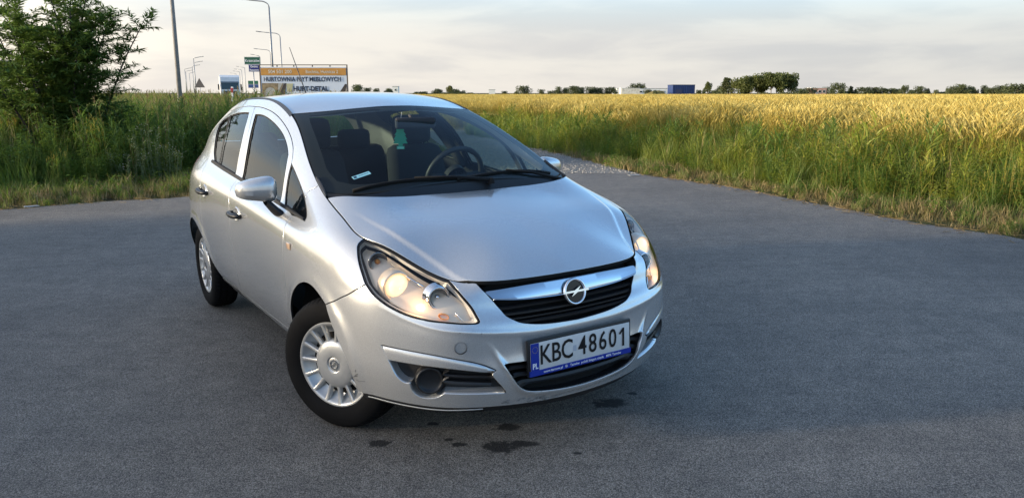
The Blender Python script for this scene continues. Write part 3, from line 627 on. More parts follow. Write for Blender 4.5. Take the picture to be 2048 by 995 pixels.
# ---- outer panels
half = [[(0, 0), (.5, 0), (1.0137, .0061)], A_F2[::-1], BG[::-1], HL_LOW, HL_TIP, HL_IN, [(.546, VT - .004), (.425, VT - .002)], GR]
lg_hole = [LG_T, LG] ; lg_full = lg_hole + neg(lg_hole)
bumper = panel('front_bumper', wrap, half + neg(half), PAINT, car, holes=[lg_full, FOG, neg(FOG)], step=.0115, bstep=.008, gap=.002, depth=.02)
hood_rear = [(-.238, .688), (-.19, .640), (-.138, .575), (-.108, .49), (-.099, .38), (-.096, .2), (-.095, 0)]
def rxy(u): P = wrap0(np.atleast_1d(u), np.full(len(np.atleast_1d(u)), VT)); return [(float(a), float(b)) for a, b in P[:, :2]]
h_half = [rxy(np.linspace(0, .546, 10)), rxy(np.linspace(.546, 1.512, 26)) , [rxy(1.512)[0], (-.238, .688)] , hood_rear]
def negy(segs): return [[(a, -b) for a, b in s[::-1]] for s in segs[::-1]]
bonnet = panel('bonnet', hood, h_half + negy(h_half), PAINT, car, step=.0095, bstep=.008, gap=.0026, depth=.022)
A_R1 = [(4.0384, .0215), (4.0138, .163), (3.9768, .2675), (3.9071, .329)]
A_R2 = [(3.9071, .329), (3.7963, .3598), (3.6772, .3567), (3.5787, .3321), (3.50, .3000), (3.44, .2595)]
A_R3 = [(3.44, .2595), (3.3817, .1999), (3.3161, .0953), (3.285, .035)]
GAP_R[-1] = (3.44, .2595)
FENDER = [A_F[::-1], [(1.6745, .0338), (1.768, .045)], GAP_A[::-1], [(1.758, .6388), (1.69, .648), (1.60, .655)],
          [(1.60, .655), (1.576, .662), (1.5779, .6794), (1.6157, .7116), (1.7001, .7589)], AP_GAP, redge(1.642, 1.0344, 16), HL_OUT, BG]
FDOOR = [GAP_A, [(1.768, .045), (2.3, .043), (2.80, .045)], GAP_B[::-1], GAP_BU[::-1], DT_F, [(2.04, .822), (2.0254, .803)], QUART[2][::-1], [(1.9246, .6591), (1.84, .650), (1.758, .6388)]]
RDOOR = [GAP_BU, GAP_B, [(2.80, .045), (3.05, .04), (3.285, .035)], A_R3[::-1], GAP_R[::-1], DT_R]
SIDE = [redge(1.642, 4.12, 30), [(4.12, RE), (4.2, .80), (4.25, .65), (4.27, .5), (4.28, .40)], [(4.28, .40), (4.1, .36), (3.9071, .329)], A_R2, GAP_R[::-1], DT_R, DT_F, [(2.04, .822), (2.0254, .803)],
        [(2.0254, .803), (1.9039, .7957), (1.7962, .7826), (1.7001, .7589)], AP_GAP]
SILL = [[(1.6745, -.02), (2.5, -.02), (3.285, -.02)], [(3.285, -.02), (3.285, .033)], [(3.285, .033), (2.8, .041), (2.3, .04), (1.768, .042), (1.6745, .032)], [(1.6745, .032), (1.6745, -.02)]]
def both(f):
    for s in (-1, 1): f(s)
def sg(segs, s): return segs if s > 0 else neg(segs)
DOORS = {}
def side_parts(s):
    part(panel('front_wing', wrap, sg(FENDER, s), PAINT, car, step=.016, bstep=.009))
    fd = panel('front_door', wrap, sg(FDOOR, s), PAINT, car, holes=[sg(WIN_F, s)], step=.02, bstep=.01, lining=TRIM)
    rd = panel('rear_door', wrap, sg(RDOOR, s), PAINT, car, holes=[sg(WIN_R, s)], step=.02, bstep=.01, lining=TRIM)
    DOORS[s] = (fd, rd)
    panel('body_side', wrap, sg(SIDE, s), PAINT, car, step=.018, bstep=.01, lining=HEADL)
    panel('sill', wrap, sg(SILL, s), PAINT, car, step=.03, bstep=.02, gap=.0005)
    for d, W in ((fd, WIN_F), (rd, WIN_R)):
        g = panel('window', wrap, sg(W, s), GLASS, d, step=.05, bstep=.012, gap=.0, depth=.004, off=-.008, rim=False)
    q = panel('quarter_window', wrap, sg(QUART, s), GLASS, car, step=.05, bstep=.012, gap=.002, depth=.004, off=-.006, rim=False)
    # black rubber round the glass and along the waistline
    sl = (lambda l: l) if s > 0 else negl
    mb = MB(); strip(mb, wrap, sl(BELT_T), sl(BELT_B), [(0, -.004), (0, .006), (.5, .009), (1, .005), (1, -.004)]); o = fix_normals(mb.build('waist_strip', RUBBER, car, angle=40))
    for d, W, w in ((fd, WIN_F, (.009, .010, .010, .024)), (rd, WIN_R, (.022, .012, .010, .010))):
        mb = MB()
        for sgm, ww in zip(W, w):
            P, N = wrap(np.array(crom(sl(sgm), .015)))
            mb.grid([[tuple(p) for p in P + N * .0005], [tuple(p) for p in P - N * .012]])
            ribbon(mb, wrap, sl(sgm), ww, -.0062)
        mb.build('window_seal', RUBBER, d)
    mb = MB(); ribbon(mb, wrap, sl(WIN_DIV), .020, -.003); ribbon(mb, wrap, sl([(a + .012, b) for a, b in WIN_DIV]), .010, .0)
    mb.build('window_divider', RUBBER, rd)
    mb = MB()
    for sgm in QUART: ribbon(mb, wrap, sl(sgm), .016, -.0035)
    mb.build('quarter_window_seal', RUBBER, car)
    # dark strips added behind the shut lines to paint the shade in the gaps
    for l in (GAP_A, GAP_B, GAP_BU, GAP_R, DT_F, DT_R, BG, AP_GAP, [(1.768, .043), (2.3, .042), (2.8, .043), (3.285, .035)], [(3.9071, .329), (4.1, .36), (4.28, .40)]): mb = MB(); ribbon(mb, wrap, sl(l), .03, -.011); mb.build('shut_line_shade', VOID, car)
    # roof drip moulding
    mb = MB(); strip(mb, wrap, sl([(2.378, VT + .003), (2.5, VT + .003), (2.8, VT + .002), (3.9, VT + .0015)]), sl([(2.378, VT - .012), (2.5, VT - .010), (2.8, VT - .005), (3.9, VT - .003)]), [(0, -.01), (0, .0008), (.5, .0012), (1, .0008), (1, -.01)])
    fix_normals(mb.build('roof_moulding', BLACK, car, angle=40))
    # wheel wells
    for xc, r in ((-.07, .375), (-2.45, .385)):
        mb = MB(); rows = []
        for y in (.79, .70, .48):
            rows.append([(xc + r * math.cos(a), s * y, .31 + r * math.sin(a)) for a in np.linspace(R(8), R(205), 26)])
        mb.grid(rows); rows = [[(xc + rr * math.cos(a), s * .48, .31 + rr * math.sin(a)) for a in np.linspace(R(8), R(205), 26)] for rr in (r, .02)]; mb.grid(rows)
        mb.build('wheel_well', VOID, car)
    # side repeater
    P, N = wrap([(s * 1.642, .478)]); mb = MB(); mb.bbox((0, 0, 0), (.052, .030, .008), .003)
    o = mb.build('side_repeater', mat('clear_amber', (.72, .48, .30), .12, .2, coat=1), car, smooth=True); P1, _ = wrap([(s * 1.66, .478)])
    o.matrix_local = frame(P[0] + N[0] * .003, (P1[0] - P[0]) * s, (0, 0, 1)) @ Matrix.Diagonal((1, 1, 1, 1))
    # door handles
    for d, u, v in ((fd, 2.5732, .492), (rd, 3.340, .519)):
        mb = MB(); path = []
        for k, (du, h) in enumerate([(-.098, .002), (-.090, .018), (-.06, .030), (0, .034), (.06, .030), (.085, .018), (.092, .002)]):
            P, N = wrap([(s * (u + du), v - .004 * math.cos(du * 15))]); path.append(tuple(P[0] + N[0] * h))
        mb.tube(path, [.011, .013, .0145, .015, .0145, .013, .011], 10)
        h = mb.build('door_handle', BLACK, d, smooth=True)
        for vv in h.data.vertices: pass
        # recessed finger cup
        P, N = wrap([(s * u, v)]); P1, _ = wrap([(s * (u + .02), v)]); mb = MB()
        mb.lathe([(.001, .0), (.018, .0005), (.030, .003), (.036, .0065), (.040, .0065), (.0425, .002)], 28, Matrix.Diagonal((1.5, 1, 1)).to_3x3())
        c = mb.build('handle_cup', PAINT, d, smooth=True); c.matrix_local = frame(P[0] - N[0] * .0022, (P1[0] - P[0]), Vector(N[0]).cross(Vector(P1[0] - P[0])))
both(side_parts)

# ---- roof, glass, tail
r_half = [[(-.955, 0), (-.975, .2), (-1.02, .38), rxy(U_WS_TOP)[0]], rxy(np.linspace(U_WS_TOP, UMAX, 40))]
panel('roof', roof_s, r_half + negy(r_half), PAINT, car, step=.03, bstep=.014, gap=.002, lining=HEADL)
w_bot = [rxy(1.575)[0], (-.285, .60), (-.235, .42), (-.185, .22), (-.165, 0)]
w_half = [[(-.132, 0), (-.136, .22), (-.150, .42), (-.195, .56), (-.25, .645), rxy(1.575)[0]], rxy(np.linspace(1.575, U_WS_TOP - .01, 20)), [rxy(U_WS_TOP - .01)[0], (-1.012, .38), (-.967, .2), (-.947, 0)]]
windscreen = panel('windscreen', windscreen_s, w_half + negy(w_half), WSGLASS, car, step=.04, bstep=.016, gap=.003, off=.002, rim=False)
def shrink(l, k, dx): return [(a * 1 + dx, b * k) for a, b in l]
wi_half = [[(-.195, 0), (-.200, .22), (-.225, .42), (-.275, .54), (-.345, .60)], [(-.345, .60), (-.45, .605), (-.56, .585), (-.75, .548), (-.95, .507), (-1.02, .485)], [(-1.02, .485), (-1.0, .44), (-.985, .36), (-.945, .2), (-.935, .12)], [(-.935, .12), (-.90, .10), (-.89, 0)]]
panel('windscreen_border', windscreen_s, w_half + negy(w_half), VOID, windscreen, holes=[wi_half + negy(wi_half)], step=.05, bstep=.016, gap=.001, off=-.004, rim=False)
cowl_rows = []
yy = np.linspace(-.68, .68, 41); hx = np.interp(np.abs(yy), [0, .2, .38, .49, .575, .64, .688], [-.095, -.096, -.099, -.108, -.138, -.19, -.238])
mb = MB()
for dx, dz in ((.03, -.045), (-.005, -.026), (-.028, -.010), (-.05, .001)):
    q = np.stack([hx + dx, yy], 1); z = np.where(dx > -.03, hood_tps(np.stack([hx, yy], 1)) + dz, ws_tps(q) + dz); cowl_rows.append([(float(a), float(b), float(c)) for (a, b), c in zip(q, z)])
mb.grid(cowl_rows); part(mb.build('scuttle_panel', BLACK, car, smooth=True))
for s in (-1, 1):      # black cover at the foot of the windscreen pillar
    mb = MB(); sl = (lambda l: l) if s > 0 else negl
    strip(mb, wrap, sl([(1.53, VT + .012), (1.58, VT + .026), (1.64, VT + .028), (1.70, VT + .018)]), sl([(1.53, VT - .004), (1.58, VT - .002), (1.64, VT - .002), (1.70, VT + .002)]), [(0, -.01), (0, .004), (.5, .006), (1, .003), (1, -.012)])
    fix_normals(mb.build('pillar_cover', BLACK, car, angle=40))
tg_win = [[(4.29, .695), (4.6, .685), (UMAX, .68)], [(UMAX, .68), (UMAX, .88)], [(UMAX, .88), (4.6, .875), (4.31, .865)], [(4.31, .865), (4.275, .78), (4.29, .695)]]
for s in (-1, 1):
    TG = [[(4.12, RE), (4.2, .80), (4.25, .65), (4.27, .5), (4.28, .40)], [(4.28, .40), (4.5, .41), (UMAX, .41)], [(UMAX, .41), (UMAX, RE)], redge(UMAX, 4.12, 10)]
    panel('tailgate', wrap, sg(TG, s), PAINT, car, holes=[sg(tg_win, s)], step=.035, bstep=.02, gap=.001, lining=HEADL, lin_off=.04)
    panel('rear_window', wrap, sg(tg_win, s), GLASS, car, step=.06, bstep=.02, gap=0, off=-.006, rim=False)
    RB = [A_R1, [(3.9071, .329), (4.1, .36), (4.28, .40)], [(4.28, .40), (4.5, .41), (UMAX, .41)], [(UMAX, .41), (UMAX, 0)], [(UMAX, 0), (4.5, 0), (4.0384, .0215)]]
    panel('rear_bumper', wrap, sg(RB, s), PAINT, car, step=.035, bstep=.02, gap=.001)
    TL = [[(4.02, .50), (4.1, .46), (4.22, .45)], [(4.22, .45), (4.25, .55), (4.22, .70)], [(4.22, .70), (4.14, .72), (4.06, .64), (4.02, .50)]]
    panel('tail_lamp', wrap, sg(TL, s), REDL, car, step=.03, bstep=.012, gap=0, off=.004)
# underside and firewall: keeps daylight out of the shell
mb = MB(); mb.box((-1.3, 0, .245), (3.3, 1.18, .07)); mb.box((-1.2, 0, .26), (1.55, 1.5, .06)); mb.box((.15, 0, .48), (.60, 1.0, .40)); mb.box((-.32, 0, .62), (.2, 1.28, .58)); mb.box((-2.55, 0, .55), (.9, .95, .5))
mb.build('underbody', VOID, car)

# ---- headlights
HL_LOOP = [redge(.546, 1.0344, 14, VT - .004), HL_OUT, HL_LOW, HL_TIP, HL_IN]
def headlight(s):
    sl = (lambda l: l) if s > 0 else negl
    o = panel('headlight', wrap, sg(HL_LOOP, s), LENSG, car, step=.02, bstep=.008, gap=.0035, depth=.014, off=.001)
    mb = MB()
    for l in HL_LOOP: ribbon(mb, wrap, sl(l), .011, -.010)
    mb.build('headlight_seal', VOID, car)
    loop = np.array(loop_of(sg(HL_LOOP, s), .012)); P, N = wrap(loop); c = P.mean(0)
    rows = []
    for k, d in ((.985, .010), (.965, .026), (.94, .044)): rows.append([tuple(p) for p in c + (P - c) * k - N * d * .6 - np.array([d * .6, 0, 0])]); rows[-1].append(rows[-1][0])
    mb = MB(); mb.grid(rows); fix_normals(mb.build('lamp_housing', LAMPGREY, o, smooth=True))
    b = panel('lamp_bowl', wrap, sg(HL_LOOP, s), REFL, o, step=.03, bstep=.02, gap=.004, off=-.050, rim=False)
    fw = Vector((1, s * .10, .02)).normalized()
    def lathe_at(name, uv, back, prof, m, n=36, up=0.):
        P, N = wrap([(s * uv[0], uv[1])]); c = Vector(P[0]) - Vector(N[0]) * back * .72 + Vector((-back * .35, 0, up)); mbb = MB(); mbb.lathe(prof, n, frame((0, 0, 0), fw.cross(Vector((0, 0, 1))), (0, 0, 1)).to_3x3(), c)
        q = mbb.build(name, m, o, smooth=True); return q
    L1, L2, L3 = (.775, .700), (.594, .712), (.885, .815)
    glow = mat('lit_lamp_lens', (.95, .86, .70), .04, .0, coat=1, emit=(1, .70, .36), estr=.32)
    def F(p): return [(r, -h) for r, h in p]
    lathe_at('low_beam_shroud', L1, .052, F([(.050, -.030), (.053, .008), (.058, .010), (.063, .004), (.067, -.02), (.070, -.04)]), REFL)
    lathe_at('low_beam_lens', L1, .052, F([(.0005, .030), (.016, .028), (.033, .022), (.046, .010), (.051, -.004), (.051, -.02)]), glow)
    lathe_at('high_beam_shroud', L2, .046, F([(.036, -.03), (.038, .008), (.042, .012), (.047, .008), (.051, -.012), (.056, -.028)]), CHROME)
    lathe_at('high_beam_bowl', L2, .046, F([(.0005, -.030), (.012, -.028), (.025, -.018), (.034, -.002), (.037, .006)]), mat('dark_chrome', (.18, .17, .16), .10, 1.0))
    lathe_at('high_beam_bulb', L2, .046, F([(.0005, .0), (.008, -.002), (.010, -.012), (.008, -.028)]), CHROME, 16)
    lathe_at('indicator_bowl', L3, .048, F([(.0005, -.03), (.02, -.024), (.034, -.006), (.037, .004), (.041, -.004)]), mat('smoked_reflector', (.20, .20, .20), .18, .9))
    lathe_at('indicator_bulb', L3, .048, F([(.0005, .004), (.009, .0), (.012, -.012), (.009, -.026)]), ORANGE, 16)
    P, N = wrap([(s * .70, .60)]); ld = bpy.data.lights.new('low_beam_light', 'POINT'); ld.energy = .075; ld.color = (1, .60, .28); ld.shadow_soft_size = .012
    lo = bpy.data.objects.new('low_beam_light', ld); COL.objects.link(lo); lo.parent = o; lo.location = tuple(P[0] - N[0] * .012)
    # amber reflex, no lamp, with a faint glow put in; ribs of the bezel
    P, N = wrap([(s * .585, .525)]); mbb = MB(); mbb.lathe([(.0005, .012), (.012, .010), (.018, .002), (.018, -.01)], 20, Matrix.Diagonal((1.2, .6, 1)).to_3x3())
    q = mbb.build('amber_reflex', mat('amber_glow', (.95, .42, .06), .25, emit=(1, .38, .05), estr=.05), o, smooth=True); q.matrix_local = frame(P[0] - N[0] * .045, (N[0][1], -N[0][0], .25), (0, 0, 1))
    for a, bb in (((.50, .46), (.53, .56)), ((.66, .80), (.82, .85))):
        Pq, Nq = wrap([(s * a[0], a[1]), (s * (a[0] + bb[0]) / 2, (a[1] + bb[1]) / 2), (s * bb[0], bb[1])]); mbb = MB(); mbb.tube([tuple(p) for p in Pq - Nq * .034], .003, 6); mbb.build('bezel_rib', CHROME, o, smooth=True)
both(headlight)

# ---- grille, badge, lower grille
gl = GR + negl(GR[::-1])[1:]
gtop = redge(-.425, .425, 14, VT - .002)
grille_back = panel('radiator_grille', wrap, [gtop, GR, negl(GR[::-1])], VOID, car, step=.04, bstep=.02, gap=-.01, off=-.06, rim=False)
def width_at(v, curve):
    a = sorted([(b, x) for x, b in curve]); return float(np.interp(v, [p[0] for p in a], [p[1] for p in a]))
for k, v in enumerate((.585, .520, .455, .395)):
    w = width_at(v, GR) + .006; mb = MB()
    strip(mb, wrap, [(-w, v + .006), (-w * .5, v - .008), (0, v - .012), (w * .5, v - .008), (w, v + .006)], [(-w, v - .030), (-w * .5, v - .042), (0, v - .046), (w * .5, v - .042), (w, v - .030)], [(0, -.045), (0, -.018), (.5, -.011), (1, -.014), (1, -.045)])
    fix_normals(mb.build('grille_slat', BLACK, grille_back, angle=35))
mb = MB(); strip(mb, wrap, [(-.406, .806), (-.2, .822), (0, .826), (.2, .822), (.406, .806)], [(-.3765, .684), (-.2, .632), (0, .615), (.2, .632), (.3765, .684)], [(0, -.03), (.0, -.010), (.06, -.007), (.5, .003), (.9, .011), (.97, .0105), (1, .006), (1, -.03)], .012)
part(fix_normals(mb.build('chrome_bar', SATIN, grille_back, angle=30)))
mb = MB(); strip(mb, wrap, [(-.3775, .690), (-.2, .640), (0, .623), (.2, .640), (.3775, .690)], [(-.3735, .672), (-.2, .618), (0, .60), (.2, .618), (.3735, .672)], [(0, .003), (.0, .0105), (.5, .0135), (1, .009), (1, -.004)], .012)
part(fix_normals(mb.build('chrome_bar_edge', CHROME, grille_back, angle=60)))
bz = .660; bx = .716
BM = frame((bx, 0, bz), (0, 1, 0), (-.22, 0, 1))
mb = MB(); mb.lathe([(.045, .0), (.0465, .009), (.0505, .0125), (.0555, .010), (.057, .0)], 48, BM.to_3x3(), (bx, 0, bz)); fix_normals(mb.build('badge_ring', CHROME, grille_back, smooth=True))
mb = MB(); mb.lathe([(.0005, .003), (.0465, .003)], 40, BM.to_3x3(), (bx, 0, bz)); mb.build('badge_ground', GLOSSBLACK, grille_back)
bolt = [(-.064, .0035), (-.012, .0035), (.0, .019), (.024, .0225), (.014, .0055), (.064, .0035), (.064, -.0035), (.012, -.0035), (.0, -.019), (-.024, -.0225), (-.014, -.0055), (-.064, -.0035)]
bolt = [(-.065, .0045), (-.008, .0045), (.026, .0205), (.011, .0045), (.065, .0045), (.065, -.0035), (.008, -.0035), (-.026, -.0195), (-.011, -.0035), (-.065, -.0035)]
mb = MB(); mb.poly([BM @ Vector((a, b, .009)) for a, b in bolt], .006, BM.to_3x3() @ Vector((0, 0, 1))); fix_normals(mb.build('badge_bolt', CHROME, grille_back))
lower = panel('lower_grille', wrap, lg_full, VOID, car, step=.04, bstep=.02, gap=-.012, off=-.065, rim=False)
for v in (.128, .098, .066):
    w = width_at(v, LG) + .006; mb = MB(); strip(mb, wrap, [(-w, v + .010), (0, v + .006), (w, v + .010)], [(-w, v - .006), (0, v - .010), (w, v - .006)], [(0, -.06), (0, -.024), (.5, -.018), (1, -.022), (1, -.06)])
    fix_normals(mb.build('grille_slat', BLACK, lower, angle=35))
# walls of the two mouths
mb = MB()
for l in (gl,):
    P, N = wrap(np.array(crom(l, .012))); mb.grid([[tuple(p) for p in P - N * .010], [tuple(p) for p in P - N * .03 - np.array([.03, 0, 0])]])
lw = loop_of(lg_full, .012); P, N = wrap(np.array(lw + lw[:1])); mb.grid([[tuple(p) for p in P - N * .014], [tuple(p) for p in P - N * .03 - np.array([.03, 0, 0])]])
mb.build('grille_surround', BLACK, grille_back)
# ---- fog lamp recesses
def fog(s):
    sl = (lambda l: l) if s > 0 else negl; F = sg(FOG, s)
    back = panel('fog_lamp_recess', wrap, F, BLACK, car, step=.03, bstep=.012, gap=-.002, off=-.042, rim=False)
    l = loop_of(F, .010); P, N = wrap(np.array(l + l[:1])); mb = MB(); mb.grid([[tuple(p) for p in P - N * .016], [tuple(p) for p in P - N * .043]]); fix_normals(mb.build('recess_wall', PAINT, back))
    mb = MB(); strip(mb, wrap, sl(STRIP_T), sl(STRIP_B), [(0, -.014), (0, -.001), (.12, .002), (.5, .004), (.92, .001), (1, -.004), (1, -.03)], .012)
    fix_normals(mb.build('recess_blade', PAINT, back, angle=35))
    for v0, v1, u0, u1 in ((.118, .110, .405, .575), (.090, .080, .415, .575)):
        mb = MB(); strip(mb, wrap, sl([(u0, v0 - .016), (.6, v0 + .002), (u1, v0 + .016)]), sl([(u0 + .004, v1 - .016), (.6, v1), (u1, v1 + .016)]), [(0, -.045), (0, -.022), (.5, -.017), (1, -.02), (1, -.045)]); fix_normals(mb.build('recess_slat', BLACK, back, angle=35))
    P, N = wrap([(s * .6515, .0845)]); n = Vector(N[0]); nn = (n * .6 + Vector((.4, 0, .05))).normalized()
    mb = MB(); mb.lathe([(.0005, -.004), (.036, -.003), (.042, .0), (.046, .006), (.052, .008), (.056, .004), (.060, -.03)], 40); q = mb.build('fog_lamp_blank', GLOSSBLACK if 0 else BLACK, back, smooth=True)
    q.matrix_local = frame(P[0] - N[0] * .020, nn.cross(Vector((0, 0, 1))), (0, 0, 1)) @ Matrix.Diagonal((1, 1, -1, 1)) if nn.cross(Vector((0, 0, 1))).cross(Vector((0, 0, 1))).dot(nn) < 0 else frame(P[0] - N[0] * .020, nn.cross(Vector((0, 0, 1))), (0, 0, 1))
both(fog)
P, N = wrap([(-.5245, .2415)]); n = Vector(N[0]); mb = MB(); mb.lathe([(.0222, -.002), (.0222, .0022), (.0248, .0022), (.0248, -.002)], 36); q = mb.build('towing_eye_cover_line', VOID, bumper); q.matrix_local = frame(P[0], n.cross(Vector((0, 0, 1))), (0, 0, 1))
# ---- number plate
PX, PZ = .770, .4345
plate = empty('number_plate', (PX, 0, PZ), 0, car); PM = frame((0, 0, 0), (0, 1, 0), (-.03, 0, 1))
PM.translation = (0, 0, 0)
mb = MB(); mb.bbox((0, -.003, -.011), (.542, .153, .016), .005); o = mb.build('plate_frame', BLACK, plate, angle=40); o.matrix_local = PM
mb = MB(); mb.bbox((0, .002, -.001), (.520, .114, .004), .0015); o = mb.build('plate_sheet', WHITEP, plate, angle=40); o.matrix_local = PM
mb = MB(); mb.box((-.2405, .002, .0012), (.039, .113, .003)); mb.box((0, -.0655, -.0005), (.532, .0215, .007)); o = mb.build('plate_band', BLUEP, plate); o.matrix_local = PM
def ptext(t, size, x, y, m, xs=1., bold=0, al='CENTER', z=.0034): return text_mesh(t, size, m, 'plate_lettering', plate, PM @ Matrix.Translation((x, y, z)), xs, bold, .0004, al)
xs_ = [-.190, -.136, -.080, .000, .0545, .109, .1635, .213]
for ch, x in zip('KBC4860', xs_): ptext(ch, .114, x, .002, INK, .80, .0009)
mb = MB(); mb.poly([PM @ Vector((.2135 + a, .002 + b, .0034)) for a, b in ((.004, -.040), (.0145, -.040), (.0145, .040), (.006, .040), (-.015, .018), (-.009, .012), (.004, .025))], .0006, PM.to_3x3() @ Vector((0, 0, 1))); mb.build('plate_lettering', INK, plate)
ptext('PL', .032, -.2405, -.036, WINK, .85, .001); ptext('www.tarnow.pl   ©   Tarnów  polski biegun ciepła   MPK Tarnów', .0155, .004, -.0655, WINK, 1.0, .0001, z=.0038)
mb = MB()
for k in range(12):
    a = k * math.pi / 6; mb.lathe([(.0001, .0034), (.0016, .0034)], 5, None, (-.2405 + .0125 * math.cos(a), .032 + .0125 * math.sin(a), 0))
o = mb.build('plate_stars', mat('star_yellow', (.45, .36, .05), .5), plate); o.matrix_local = PM
mb = MB(); mb.box((-.0395, .002, .0014), (.017, .024, .0005)); o = mb.build('plate_sticker', mat('sticker_grey', (.42, .45, .5), .4), plate); o.matrix_local = PM
# ---- wheels
def tyre_mesh():
    mb = MB(); prof = [(.186, .058), (.190, .074), (.206, .085), (.238, .0905), (.268, .087), (.283, .079), (.2945, .066), (.2995, .052), (.2995, .047), (.293, .045), (.293, .040), (.3015, .038), (.3025, .008), (.296, .006), (.296, -.006), (.3025, -.008), (.3015, -.038), (.293, -.040), (.293, -.045), (.2995, -.047), (.2995, -.052), (.2945, -.066), (.283, -.079), (.238, -.0905), (.19, -.074), (.186, -.058)]
    n = 240; V = []; m = len(prof)
    for k in range(n):
        w = 2 * math.pi * k / n
        for r, h in prof:
            if abs(h) > .046 and r > .290 and k % 4 == 0: r -= .005
            if abs(h) < .039 and r > .30 and (k + (2 if h > 0 else 0)) % 5 == 0: r -= .005
            w2 = w + abs(h) * .35; V.append((r * math.cos(w2), r * math.sin(w2), h))
    mb.add(V, [(k * m + i, ((k + 1) % n) * m + i, ((k + 1) % n) * m + (i + 1) % m, k * m + (i + 1) % m) for k in range(n) for i in range(m)])
    return mb
def make_wheel(c, outward, spin, steer_label=None):
    w = empty('wheel', c, 0, car)
    z = Vector(outward).normalized(); x = Vector((0, 0, 1)).cross(z); w.matrix_local = Matrix.Translation(c) @ frame((0, 0, 0), x, (0, 0, 1)) @ Matrix.Rotation(spin, 4, 'Z')
    return w
NSP = 15
_w = {}
def wheel_meshes():
    _w['tyre'] = fix_normals(tyre_mesh().build('tyre', TYRE, None, angle=28))
    mb = MB(); mb.lathe([(.0005, .073), (.02, .074), (.030, .0735), (.0335, .071), (.0345, .0765), (.0385, .0775), (.060, .0775), (.082, .0755), (.098, .071), (.107, .064), (.111, .046)], 60); _w['hub'] = fix_normals(mb.build('hub_cap', HUBCAP, None, smooth=True))
    mb = MB(); mb.lathe([(.138, .036), (.150, .042), (.166, .058), (.172, .068), (.1765, .0745), (.187, .0775), (.1945, .075), (.1975, .066), (.194, .050), (.188, .036)], 90); _w['rim'] = fix_normals(mb.build('rim_ring', HUBCAP, None, smooth=True))
    mb = MB(); mb.lathe([(.0005, .034), (.19, .034), (.19, -.06), (.0005, -.06)], 40); _w['disc'] = fix_normals(mb.build('wheel_disc', VOID, None, angle=40))
    mb = MB(); sec = [(-.5, -.018), (-.44, -.003), (-.30, .0), (.30, .0), (.44, -.003), (.5, -.018)]; rows = []
    for r, wd, h in ((.095, .026, .0685), (.106, .0200, .0685), (.122, .0185, .069), (.145, .0195, .070), (.162, .0215, .072), (.174, .025, .0745), (.181, .028, .0755)): rows.append([(r, a * wd * 1.0, h + b) for a, b in sec])
    mb.grid(rows); _w['spoke'] = fix_normals(mb.build('spoke', HUBCAP, None, angle=50))
    # emblem in the middle: ring and bolt
    mb = MB(); mb.lathe([(.0175, .074), (.0185, .078), (.0215, .078), (.0225, .074)], 32)
    mb.poly([(a * .42, b * .42, .0755) for a, b in bolt], .003, (0, 0, 1)); _w['emblem'] = fix_normals(mb.build('emblem', mat('emblem_grey', (.30, .30, .30), .35, .7), None, angle=40))
    for o in _w.values(): COL.objects.unlink(o)
wheel_meshes()
STEER = R(29)
for sx, sy in ((0, -1), (0, 1), (1, -1), (1, 1)):
    if sx == 0: d = Vector((math.sin(STEER), -math.cos(STEER), 0)); d = d if sy < 0 else -d
    else: d = Vector((0, sy, 0))
    c = (-.022 if sx == 0 else -2.511, sy * (.735 if sx == 0 else .728), .3005)
    w = make_wheel(c, d, R(12) if sx == 0 else R(31))
    for k in ('tyre', 'hub', 'rim', 'disc', 'emblem'):
        o = _w[k].copy(); COL.objects.link(o); o.parent = w
        if k in ('hub', 'rim', 'disc'): o.scale = (1.035, 1.035, 1)
        if k == 'emblem': o.matrix_local = Matrix.Rotation(R(18) - (R(12) if sx == 0 else R(31)), 4, 'Z')
    for i in range(NSP):
        o = _w['spoke'].copy(); COL.objects.link(o); o.parent = w; o.matrix_local = Matrix.Rotation(2 * math.pi * i / NSP, 4, 'Z') @ Matrix.Diagonal((1.035, 1.035, 1, 1))

